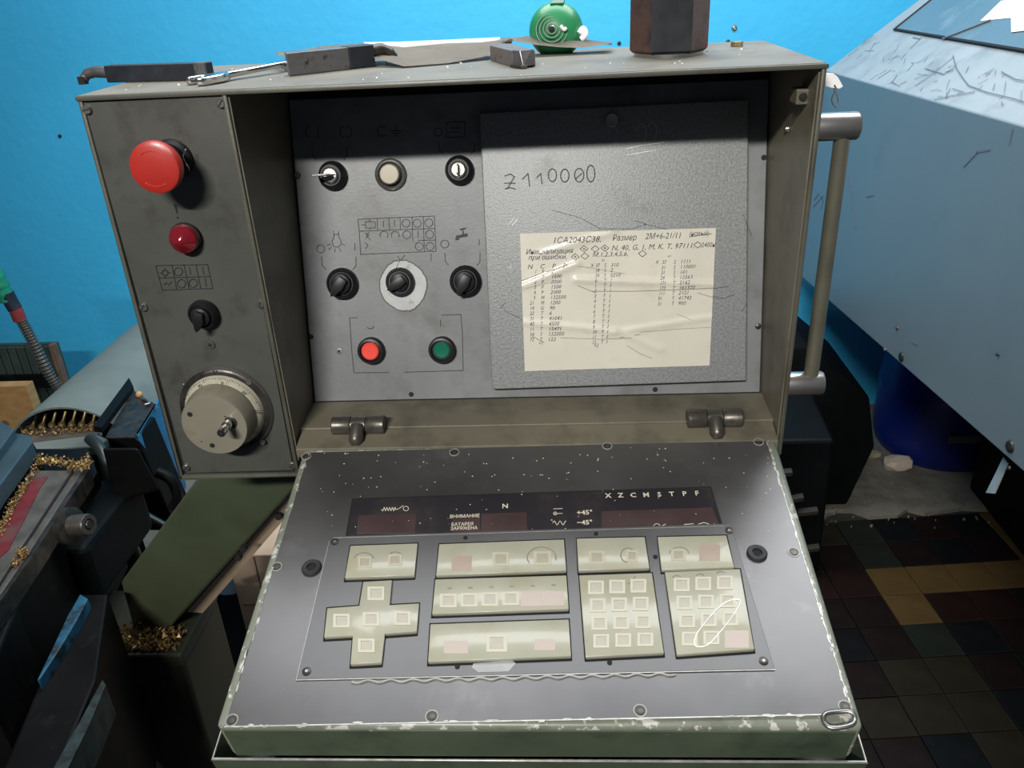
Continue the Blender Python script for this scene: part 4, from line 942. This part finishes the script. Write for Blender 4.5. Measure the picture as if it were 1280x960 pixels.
for ln in ([(1060, 215), (1064, 240), (1070, 285)], [(1018, 250), (1023, 242), (1029, 250), (1026, 262)], [(1017, 258), (1029, 245)], [(1083, 246), (1093, 244)], [(1262, 180), (1266, 162)], [(1205, 208), (1222, 190), (1238, 187)], [(1140, 427), (1147, 431)]): stroke(bm, [SF.at(*q) for q in ln], .0035, .0006, .0001)
tag(obj('scratches', bm, M['scratch'], gd, SF.M()), kind='stuff')
for (px, py, r_) in ((1127, 446, .011), (1263, 558, .011), (1106, 437, .006), (1122, 410, .004), (1248, 443, .003), (1262, 585, .004)):
    u, v = SF.at(px, py); bm = B(); lathe(bm, [(0, 0), (r_, 0), (r_*.8, .003), (0, .004)], 18); obj('guard_bolt', bm, M['darksteel'], gd, SF.M(u, v), smooth=40)
# machine body underneath, dark
bm = B(); box(bm, 1.62, 2.4, .3, 1.46, 0, .62); obj('machine_base', bm, M['greasy'], gd, bev=.01)
# cloth strip
a = [U(x, y, 0, GX+.03) for x, y in ((1254, 571), (1259, 580), (1243, 617), (1232, 616), (1246, 588))]
bm = B(); slab(bm, a, (.002, 0, 0)); tag(obj('cloth_strip', bm, M['tape'], None), 'pale grey cloth strip hanging from the lower edge of the guard', 'strip')
# drum
dc = Vector((1.78, 1.70, 0)); 
dq_ = U(1092, 540, 1, 1.7)
dr_ = .20; dcx = dq_.x + dr_ + .015
dmn = thing('plastic_drum', 'dark blue plastic drum standing under the machine guard', 'drum', (dcx, 1.72, .004))
bm = B(); lathe(bm, [(0, 0), (dr_*.88, 0), (dr_*.95, .02), (dr_, .06), (dr_*1.01, .22), (dr_*1.03, .235), (dr_*1.01, .25), (dr_*1.0, .5), (dr_*.9, .58), (0, .58)], 48); obj('drum_body', bm, M['drum'], dmn, T(dcx, 1.72, .004), smooth=40)
bm = B(); box(bm, -.085, .085, -.006, .006, -.012, .012); c = U(1183, 538, 1, 1.52); obj('drum_grip', bm, M['drumlabel'], dmn, T(dcx+.02, 1.72-dr_-.002, .14), bev=.002)
# rubble
for j, (px, py, s, mt, lab) in enumerate(((1121, 588, .05, 'stone', 'pale broken stone lying on the floor by the drum'), (1074, 566, .05, 'rubble', 'grey-brown plaster lump by the wall'), (1090, 574, .03, 'rubble', 'smaller grey plaster lump beside the drum'))):
    p = U(px, py, 2, 0); random.seed(40+j); bm = B(); bmesh.ops.create_icosphere(bm, subdivisions=2, radius=1)
    for v in bm.verts: v.co = Vector((v.co.x*s*random.uniform(.8, 1.1), v.co.y*s*.7*random.uniform(.8, 1.1), v.co.z*s*.6*random.uniform(.75, 1.1)))
    tag(obj('stone' if j == 0 else 'plaster_lump', bm, M[mt], None, T(p.x, p.y, s*.5+.003), smooth=25), lab, 'stone' if j == 0 else 'rubble')
bm = B(); random.seed(77)
for k in range(160):
    x = random.uniform(1.12, 1.6); y = random.gauss(1.36, .05) if k % 2 else random.uniform(1.35, 1.5); s = random.uniform(.0012, .004); an = random.uniform(0, 6)
    prism(bm, [(x+s*math.cos(an+t), y+s*math.sin(an+t)) for t in (0, 1.4, 3, 4.5)], .004 if y > 1.4 else .0, .004+s*.8)
tag(obj('floor_debris', bm, M['concrete'], None), 'fine rubble crumbs along the broken concrete edge', 'debris', kind='stuff')
# blower / dark housing with louvres
c1 = U(1012, 433, 1, 1.35); c2 = U(1088, 497, 1, 1.35); c3 = U(1094, 560, 1, 1.35)
bl = thing('black_housing', 'black-green ventilated housing behind the right side of the cabinet', 'machine housing', (.9, 1.3, 0))
pf = [(.62, c1.z), (c1.x, c1.z), (c2.x, c2.z), (c3.x, c3.z), (c3.x-.05, .02), (.62, .02)]
bm = B(); hull(bm, [(x, 1.35, z) for x, z in pf], [(x, 1.72, z) for x, z in pf]); obj('housing_body', bm, M['blower'], bl, bev=.012, smooth=40)
q1_ = U(985, 560, 1, 1.05); q2_ = U(1042, 560, 1, 1.05); q3_ = U(1030, 720, 1, 1.05)
bm = B(); hull(bm, [(.62, 1.05, q1_.z+.02), (q2_.x, 1.05, q1_.z+.02), (q2_.x+.01, 1.05, .02), (.62, 1.05, .02)], [(.62, 1.34, q1_.z+.06), (q2_.x, 1.34, q1_.z+.06), (q2_.x+.02, 1.34, .02), (.62, 1.34, .02)])
obj('lower_housing', bm, M['blower'], bl, bev=.008)
for (x0, y0, x1, y1) in ((978, 592, 990, 591), (990, 625, 1004, 622), (997, 642, 1022, 639), (1010, 687, 1024, 685)):
    a = U(x0, y0, 1, 1.04); b = U(x1, y1, 1, 1.04)
    bm = B(); slab(bm, [(a.x, 1.035, a.z+.004), (b.x, 1.035, b.z+.004), (b.x, 1.035, b.z-.006), (a.x, 1.035, a.z-.006)], (0, .018, .004)); obj('louvre', bm, M['slat'], bl)

# ------------------------------------------------------------------ arm and pedestal on the left
Pt = [U(253, 598, 1, .10), U(368, 596, 1, .10), U(366, 614, 1, .10), U(205, 792, 1, .26), U(165, 790, 1, .26), U(148, 730, 1, .26)]
Pt[0].z = ZB-.001; Pt[1].z = ZB-.001
a_top1 = U(250, 600, 1, .10); a_top2 = U(366, 612, 1, .10); a_b1 = U(150, 728, 1, .26); a_b2 = U(208, 790, 1, .26); a_b3 = U(165, 785, 1, .27)
Pt = [a_top1+Vector((.02, -.0, .03)), Vector((a_top2.x+.02, .10, a_top1.z+.03)), a_top2, a_b2, a_b3, a_b1]
sa = thing('support_arm', 'olive green slanted support arm under the left side of the cabinet', 'support arm', tuple(a_b3))
bm = B(); slab(bm, Pt, (.02, .07, 0)); obj('arm_beam', bm, M['green'], sa, bev=.006, seg=3, smooth=50)
a = [a_top2+Vector((.003, .012, -.001)), a_top2+Vector((.018, .02, -.008)), a_b2+Vector((.055, .02, .020)), a_b2+Vector((.035, .012, .030))]
bm = B(); slab(bm, a, (.006, .05, 0)); o = obj('arm_flange', bm, M['card'], sa); tag(o, 'bare pinkish edge flange with bolt holes')
for (px, py) in ((350, 642), (306, 682), (300, 693)):
    p = U(px, py, 1, .145); bm = B(); lathe(bm, [(0, -.002), (.0045, -.002), (.0045, .004), (0, .004)], 14, Matrix.Rotation(R(90), 4, 'X')); obj('bolt_hole', bm, M['hole'], sa, T(p.x, p.y-.004, p.z))
ZP = .58
f1 = U(130, 821, 2, ZP); f2 = U(226, 816, 2, ZP); bk = U(248, 752, 2, ZP)
bm = B(); prism(bm, [(f1.x-.25, f2.y), (f2.x, f2.y), (f2.x, bk.y+.03), (f1.x-.25, bk.y+.03)], .0, ZP-.02)
la = thing('lathe', 'dark greasy lathe with grey-green arched cover and olive pedestal at the left edge', 'lathe', (-.7, .8, 0)); ped = la
obj('pedestal_body', bm, M['pedestal'], ped, bev=.006, seg=3)
bm = B(); prism(bm, [(f1.x-.25, f2.y-.004), (f2.x+.002, f2.y-.004), (f2.x+.002, bk.y+.03), (f1.x-.25, bk.y+.03)], ZP-.02, ZP); obj('pedestal_top', bm, M['pedestal'], ped, bev=.004)
def swarf(name, label, n, fn, s0=.002, s1=.006, seed=1):
    random.seed(seed); bm = B()
    for k in range(n):
        c = fn(); s = random.uniform(s0, s1); ax = Vector((random.gauss(0, 1), random.gauss(0, 1), random.gauss(0, 1))).normalized(); t2 = ax.orthogonal().normalized(); t3 = ax.cross(t2)
        v = [bm.verts.new(c+s*p) for p in (t2, -t2*.6+t3*.5, -t2*.5-t3*.6, ax*.9)]
        for f_ in ((0, 1, 2), (0, 1, 3), (1, 2, 3), (2, 0, 3)): bm.faces.new([v[i] for i in f_])
    return tag(obj(name, bm, M['gold'], None), label, 'swarf', group='piles of brass swarf', kind='stuff')
swarf('brass_swarf', 'golden brass swarf piled on the pedestal under the support arm', 700, lambda: Vector((random.triangular(f2.x-.14, f2.x-.004, f2.x-.06), random.uniform(f2.y+.002, f2.y+.05), ZP+abs(random.gauss(0, .006))+.002)), seed=2)
# boxes under the cabinet
for (nm, pts, mt, lab, cat) in (('cardboard_box', ((283, 694), (345, 690), (345, 900), (296, 900)), 'card', 'brown cardboard box on the floor behind the keypad desk', 'box'),
                       ('navy_sack', ((253, 742), (286, 738), (292, 900), (270, 900)), 'navy', 'dark navy sack standing beside the cardboard box', 'sack')):
    yy = .62 if nm == 'cardboard_box' else .66
    P3 = [U(x, y, 1, yy) for x, y in pts]
    zt = P3[0].z; x0 = P3[0].x; x1 = P3[1].x+(.25 if nm == 'cardboard_box' else .02)
    bm = B(); box(bm, x0, x1, yy, yy+.22, .005, zt)
    if nm == 'navy_sack':
        bmesh.ops.subdivide_edges(bm, edges=bm.edges[:], cuts=4, use_grid_fill=True); random.seed(3)
        for v in bm.verts: v.co += Vector((random.uniform(-.004, .004), random.uniform(-.004, .004), random.uniform(-.006, .006) if v.co.z > .02 else 0))
    o = obj(nm, bm, M[mt], None, bev=.003 if nm == 'cardboard_box' else 0, smooth=50); tag(o, lab, cat)
    if nm == 'cardboard_box':
        bm = B(); box(bm, x0+.055, x0+.058, yy-.0012, yy, .01, zt-.004); box(bm, x0+.01, x1, yy-.0012, yy, zt-.13, zt-.127); obj('fold_line', bm, M['cratewood'], o)

# ------------------------------------------------------------------ lathe on the left
yf = .70
a = U(17, 543, 1, yf); b = U(76, 511, 1, yf); c = U(128, 523, 1, yf)
def circ3(a, b, c):
    ax, ay, bx, by, cx, cy = a.x, a.z, b.x, b.z, c.x, c.z
    d = 2*(ax*(by-cy)+bx*(cy-ay)+cx*(ay-by))
    ux = ((ax*ax+ay*ay)*(by-cy)+(bx*bx+by*by)*(cy-ay)+(cx*cx+cy*cy)*(ay-by))/d
    uy = ((ax*ax+ay*ay)*(cx-bx)+(bx*bx+by*by)*(ax-cx)+(cx*cx+cy*cy)*(bx-ax))/d
    return ux, uy, math.hypot(ax-ux, ay-uy)
ux, uz, ur = circ3(a, b, c)
print('arch', ux, uz, ur)
bm = B(); n = 28; yb = 1.16; outr = []; ins = []
for k in range(n+1):
    an = math.pi*k/n*1.1-.05*math.pi; dx, dz = math.cos(an), math.sin(an)
    outr.append((ux+(ur+.004)*dx, uz+(ur+.004)*dz)); ins.append((ux+ur*dx, uz+ur*dz))
ring = outr+ins[::-1]
hull(bm, [(x, yf, z) for x, z in ring], [(x+.0, yb, z) for x, z in ring]); obj('arched_cover', bm, M['arch'], la, smooth=50)
bm = B(); hull(bm, [(x, yb-.002, z) for x, z in outr], [(x, yb+.004, z) for x, z in outr]); obj('cover_end', bm, M['arch'], la)
bm = B(); hull(bm, [(x, yf+.12, z) for x, z in ins], [(x, yf+.125, z) for x, z in ins]); obj('cover_inside', bm, M['greasy'], la)
for k in range(8):
    p = U(37+k*12.5, 530-3.5*math.sin(k/7*3.14)-k*.3, 1, yf+.02)
    bm = B(); lathe(bm, [(0, 0), (.007, 0), (.008, .006), (.005, .010), (.0032, .013), (.0032, .032), (0, .032)], 10, Matrix.Rotation(R(-32), 4, 'X') @ Matrix.Rotation(R(14), 4, 'Y'))
    obj('fin', bm, M['brass'], la, T(p.x, p.y, p.z-.014), smooth=40)
# lip below the arch
zl_ = U(75, 545, 1, yf-.02).z
q = [U(12, 556, 2, zl_), U(42, 556, 2, zl_), U(128, 553, 2, zl_), U(126, 534, 2, zl_), U(100, 531, 2, zl_), U(30, 536, 2, zl_)]
bm = B(); slab(bm, q, (0, 0, -.05)); obj('front_lip', bm, M['way'], la, bev=.003)
q = [U(38, 553, 2, zl_+.003), U(120, 543, 2, zl_+.003), U(135, 548, 2, zl_+.003), U(121, 558, 2, zl_+.003), U(42, 561, 2, zl_+.003)]
bm = B(); slab(bm, q, (0, 0, -.02)); obj('cross_bar', bm, M['arch'], la, bev=.003)
bm = B(); slab(bm, [p+Vector((0, .01, -.02)) for p in q], (0, .002, -.35)); obj('under_bar', bm, M['greasy'], la)
# blue tray bracket
zt = .74
q = [U(131, 547, 2, zt), U(171, 546, 2, zt), U(196, 506, 2, zt), U(166, 487, 2, zt)]
bm = B(); slab(bm, q, (0, 0, -.004)); o = obj('tray_top', bm, M['darksteel'], la, bev=.001)
q2 = [U(118, 540, 2, zt+.0), U(129, 541, 2, zt), U(168, 488, 2, zt), U(163, 478, 2, zt)]
bm = B(); slab(bm, [p+Vector((0, 0, .0)) for p in q2], (0, 0, .012)); obj('tray_wall', bm, M['greasy'], la, bev=.001)
# blue side cheek
p1 = q[1]; p2 = q[2]; dyv = (p2-p1)
p3 = Vector((p2.x, p2.y, 0)); 
low = U(226, 603, 0, p2.x+.004)
bm = B(); slab(bm, [p1, p2+dyv*.3, Vector((p2.x+dyv.x*.3, p2.y+dyv.y*.3, low.z-.03)), Vector((p2.x, p2.y, low.z-.04))], (-.005, 0, 0)); obj('blue_cheek', bm, M['blue'], la)
bm = B(); slab(bm, [q[0]+Vector((0, .004, -.003)), q[1]+Vector((-.003, .004, -.003)), q[1]+Vector((-.003, .05, -.25)), q[0]+Vector((0, .05, -.25))], (0, .08, 0)); obj('motor_block', bm, M['greasy'], la, bev=.004)
bm = B(); tube(bm, smooth_path([U(177, 498, 2, zt+.004), U(183, 500, 2, zt+.004), U(187, 504, 2, zt+.004), U(181, 506, 2, zt+.004)], 5), .003, 8); obj('bent_clip', bm, M['steel'], la, smooth=60)
for (px, py) in ((172, 545), (195, 510), (125, 543), (86, 623), (58, 663)):
    p = U(px, py, 2, zt+.002 if px > 100 else .79); bm = B(); lathe(bm, [(0, 0), (.004, 0), (.003, .003), (0, .004)], 12); obj('bolt', bm, M['chrome'], la, T(*p), smooth=40)
p = U(174, 493, 2, zt+.006); bm = B(); bmesh.ops.create_icosphere(bm, subdivisions=2, radius=.007); obj('cork_plug', bm, M['wood'], la, T(*p), smooth=60)
# slideway with red band
zr = .80
def zq(pts, z): return [U(x, y, 2, z) for x, y in pts]
bm = B(); slab(bm, zq([(-30, 700), (0, 655), (42, 588), (90, 588), (68, 622), (25, 686), (-10, 745), (-40, 745)], zr), (0, 0, -.03)); obj('slideway', bm, M['way'], la, bev=.001)
bm = B(); slab(bm, zq([(-20, 690), (0, 662), (40, 598), (60, 596), (50, 610), (35, 640), (22, 665), (10, 688), (-10, 705)], zr+.0012), (0, 0, -.002)); o = obj('red_band', bm, M['redstrip'], la)
bm = B(); slab(bm, zq([(92, 586), (106, 584), (78, 626), (38, 688), (-10, 758), (-10, 740), (27, 684), (70, 621)], zr-.003), (0, 0, -.02)); obj('edge_rail', bm, M['way'], la, bev=.001)
bm = B(); slab(bm, zq([(92, 586), (88, 590), (26, 685), (-5, 735), (-5, 738), (27, 687), (90, 591)], zr+.0006), (0, 0, -.001)); obj('rail_gap', bm, M['hole'], la)
bm = B(); slab(bm, zq([(106, 584), (112, 586), (84, 628), (44, 690), (-8, 764), (-12, 758), (38, 690), (78, 627)], zr-.004), (0, 0, -.03)); obj('rail_side', bm, M['darksteel'], la)
bm = B(); slab(bm, zq([(-30, 540), (0, 526), (18, 536), (0, 561), (-30, 600)], zr+.05), (0, 0, -.02)); obj('blue_cover', bm, M['bluegrey'], la, bev=.002)
bm = B(); slab(bm, zq([(-30, 606), (0, 570), (20, 541), (37, 544), (40, 552), (0, 606), (-30, 650)], zr+.035), (0, 0, -.03)); obj('blue_ledge', bm, M['bluegrey'], la, bev=.002)
bm = B(); slab(bm, zq([(-30, 650), (0, 606), (40, 552), (48, 565), (0, 640), (-30, 690)], zr-.0), (0, 0, -.04)); obj('dark_trough', bm, M['greasy'], la)
bm = B(); slab(bm, zq([(-40, 560), (110, 560), (122, 590), (20, 760), (-20, 860), (-60, 860)], zr-.035), (0, 0, -.2)); obj('apron', bm, M['greasy'], la, bev=.004)
# spindle end with collar
sc0 = U(93, 657, 1, .25)
Mx = T(sc0.x, sc0.y, sc0.z) @ Matrix.Rotation(R(90-10), 4, 'Y') @ Matrix.Rotation(R(8), 4, 'X')
bm = B(); lathe(bm, [(0, 0), (.0155, 0), (.0155, .026), (.0145, .028), (.0085, .028), (.008, .024), (0, .024)], 32, T(0, 0, -.002)); obj('shaft_end', bm, M['hinge'], la, Mx, smooth=40)
bm = B(); lathe(bm, [(0, .0245), (.0065, .0245), (.0055, .027), (0, .027)], 20); obj('shaft_bore', bm, M['darksteel'], la, Mx, smooth=40)
bm = B(); lathe(bm, [(0, -.012), (.027, -.012), (.027, -.004), (.020, -.002), (0, -.002)], 32); obj('shaft_collar', bm, M['darksteel'], la, Mx, smooth=40)
bm = B(); box(bm, -.12, .085, -.09, .10, -.10, -.0); obj('gear_case', bm, M['teal'], la, T(sc0.x-.09, sc0.y+.10, sc0.z-.05), bev=.01)
# pipes
bm = B(); tube(bm, smooth_path([U(112, 548, 1, .55), U(128, 566, 1, .52), U(140, 610, 1, .48), U(160, 668, 1, .46), U(172, 700, 1, .46)], 8), .010, 12); obj('bent_pipe', bm, M['hosepipe'], la, smooth=60)
bm = B(); tube(bm, [U(160, 632, 1, .52), U(215, 662, 1, .52)], .007, 12); obj('cross_pipe', bm, M['hosepipe'], la, smooth=60)
bm = B(); tube(bm, [U(262, 731, 1, .5), U(285, 720, 1, .5)], .007, 12); obj('cross_pipe', bm, M['hosepipe'], la, smooth=60)
bm = B()
hull(bm, [U(x, y, 1, .40) for x, y in ((128, 560), (172, 560), (200, 612), (165, 622), (150, 640))], [U(x, y, 1, .50) for x, y in ((128, 560), (172, 560), (200, 612), (165, 622), (150, 640))]); obj('drive_case', bm, M['greasy'], la, bev=.004)
bm = B(); tube(bm, smooth_path([U(196, 590, 1, .45), U(214, 600, 1, .45), U(222, 622, 1, .45), U(216, 634, 1, .45)], 5), .009, 10); obj('bracket_arm', bm, M['greasy'], la, smooth=60)
# lathe bed in the dark
zb = .42
bm = B(); slab(bm, zq([(-120, 700), (120, 700), (135, 760), (118, 830), (60, 975), (-200, 1100)], zb+.1), (0, 0, -.5)); obj('bed_casting', bm, M['greasy'], la, bev=.01)
bm = B(); slab(bm, zq([(100, 742), (110, 748), (96, 775), (72, 815), (50, 848), (46, 850), (70, 800), (84, 770)], .722), (0, 0, -.03)); o = obj('blue_edge', bm, M['brightblue'], la, bev=.002); tag(o, 'bright blue painted edge')
bm = B(); slab(bm, zq([(128, 850), (132, 856), (112, 905), (84, 962), (66, 962), (98, 905)], .712), (0, 0, -.05)); o = obj('worn_edge', bm, mat('worn teal edge', (.02, .045, .045), .5, var=.4, scale=40, dirt=((.006, .007, .007), .44, .6, 40)), la); tag(o, 'worn teal painted edge')
bm = B(); slab(bm, zq([(100, 742), (135, 742), (120, 850), (70, 970), (0, 970), (50, 850)], .705), (0, 0, -.30)); obj('bed_side', bm, M['greasy'], la, bev=.004)
zz_ = zr
def along(pts, z, jx, jz):
    def f():
        t = random.uniform(0, len(pts)-1.001); i = int(t); fr2 = t-i
        x = pts[i][0]*(1-fr2)+pts[i+1][0]*fr2+random.gauss(0, jx); y = pts[i][1]*(1-fr2)+pts[i+1][1]*fr2+random.gauss(0, jx)
        p = U(x, y, 2, z); p.z += abs(random.gauss(0, jz)); return p
    return f
swarf('brass_swarf', 'golden brass swarf heaped at the far end of the slideway', 380, along([(45, 575), (60, 578), (85, 582), (104, 586), (112, 578)], zr+.004, 2.2, .005), .0015, .004, seed=4)
swarf('brass_swarf', 'golden brass chips along the trough beside the red band', 420, along([(48, 580), (30, 610), (15, 635), (0, 665)], zr+.002, 2.6, .003), .001, .003, seed=5)
swarf('brass_swarf', 'golden brass swarf heap on the near end of the edge rail', 220, along([(22, 690), (28, 692), (33, 690), (24, 702), (18, 706)], zr-.001, 2.0, .003), .001, .003, seed=6)
swarf('brass_swarf', 'golden brass chips lying on the lip under the arched cover', 240, along([(28, 540), (50, 541), (80, 540), (115, 536), (122, 535)], zl_+.002, 2.0, .004), .0015, .004, seed=8)
# coolant hose
hp = smooth_path([U(74, 486, 1, 1.25), U(60, 465, 1, 1.25), U(45, 435, 1, 1.25), U(32, 410, 1, 1.25), U(22, 393, 1, 1.25)], 14)
ho = thing('coolant_hose', 'ribbed flexible hose wrapped in green and red tape at the left edge', 'hose', tuple(hp[0]))
bm = B(); fine = []
for i in range(len(hp)-1):
    for j in range(6): fine.append(hp[i]*(1-j/6)+hp[i+1]*j/6)
tube(bm, fine, [.013+.0022*math.sin(i*2*math.pi/12) for i in range(len(fine))], 14); obj('ribbed_hose', bm, M['hose'], ho, smooth=70)
bm = B(); tube(bm, smooth_path([U(25, 400, 1, 1.25), U(21, 390, 1, 1.25), U(17, 382, 1, 1.25)], 4), .0165, 14); obj('red_tape', bm, M['tapered'], ho, smooth=60)
bm = B(); tube(bm, smooth_path([U(19, 386, 1, 1.25), U(14, 378, 1, 1.25), U(8, 366, 1, 1.25)], 4), .0175, 14); obj('dark_sleeve', bm, M['navy'], ho, smooth=60)
bm = B(); pth = smooth_path([U(10, 376, 1, 1.25), U(4, 362, 1, 1.25), U(-4, 345, 1, 1.25), U(-20, 320, 1, 1.25)], 5); tube(bm, pth, [.019+.0016*math.sin(i*2.1) for i in range(len(pth))], 14); obj('green_tape', bm, M['tapegreen'], ho, smooth=60)
# slatted crate by the wall
yc = 1.72
cr_ = thing('slatted_crate', 'dark green slatted crate leaning by the wall at the left edge', 'crate', (U(30, 480, 1, yc).x, yc, .1))
tl = U(0, 437, 1, yc); tr = U(68, 433, 1, yc); blr = U(80, 482, 1, yc); 
zt_ = tr.z; xr = blr.x+.01
for rowz0, rowz1 in ((zt_-.10, zt_), (zt_-.34, zt_-.15)):
    for k in range(13):
        x1 = xr-.018-k*.030; bm = B(); box(bm, x1-.026, x1, yc, yc+.012, rowz0, rowz1); obj('slat', bm, M['crate'], cr_, bev=.002)
bm = B(); box(bm, xr-.42, xr-.018, yc-.006, yc+.01, zt_-.15, zt_-.10); obj('crate_rail', bm, M['greasy'], cr_, bev=.002)
bm = B(); box(bm, xr-.42, xr-.001, yc+.012, yc+.03, zt_-.36, zt_+.004); obj('crate_back', bm, M['crate'], cr_)
bm = B(); box(bm, xr-.018, xr, yc-.004, yc+.022, zt_-.36, zt_+.006); obj('crate_post', bm, M['cratewood'], cr_, bev=.002)
# board
yb_ = 1.45
a = U(33, 482, 1, yb_); b = U(47, 530, 1, yb_)
bm = B(); box(bm, a.x-.32, a.x, yb_, yb_+.035, a.z-.26, a.z)
o = obj('pine_board', bm, M['wood'], None, bev=.002); tag(o, 'pine board with a knot standing in front of the slatted crate', 'board')
bm = B(); lathe(bm, [(0, 0), (.011, 0), (.009, .0008), (0, .0008)], 20, Matrix.Rotation(R(90), 4, 'X')); c = U(7, 529, 1, yb_); obj('knot', bm, M['cratewood'], o, T(c.x, yb_, c.z))
print('tiles', cnt)
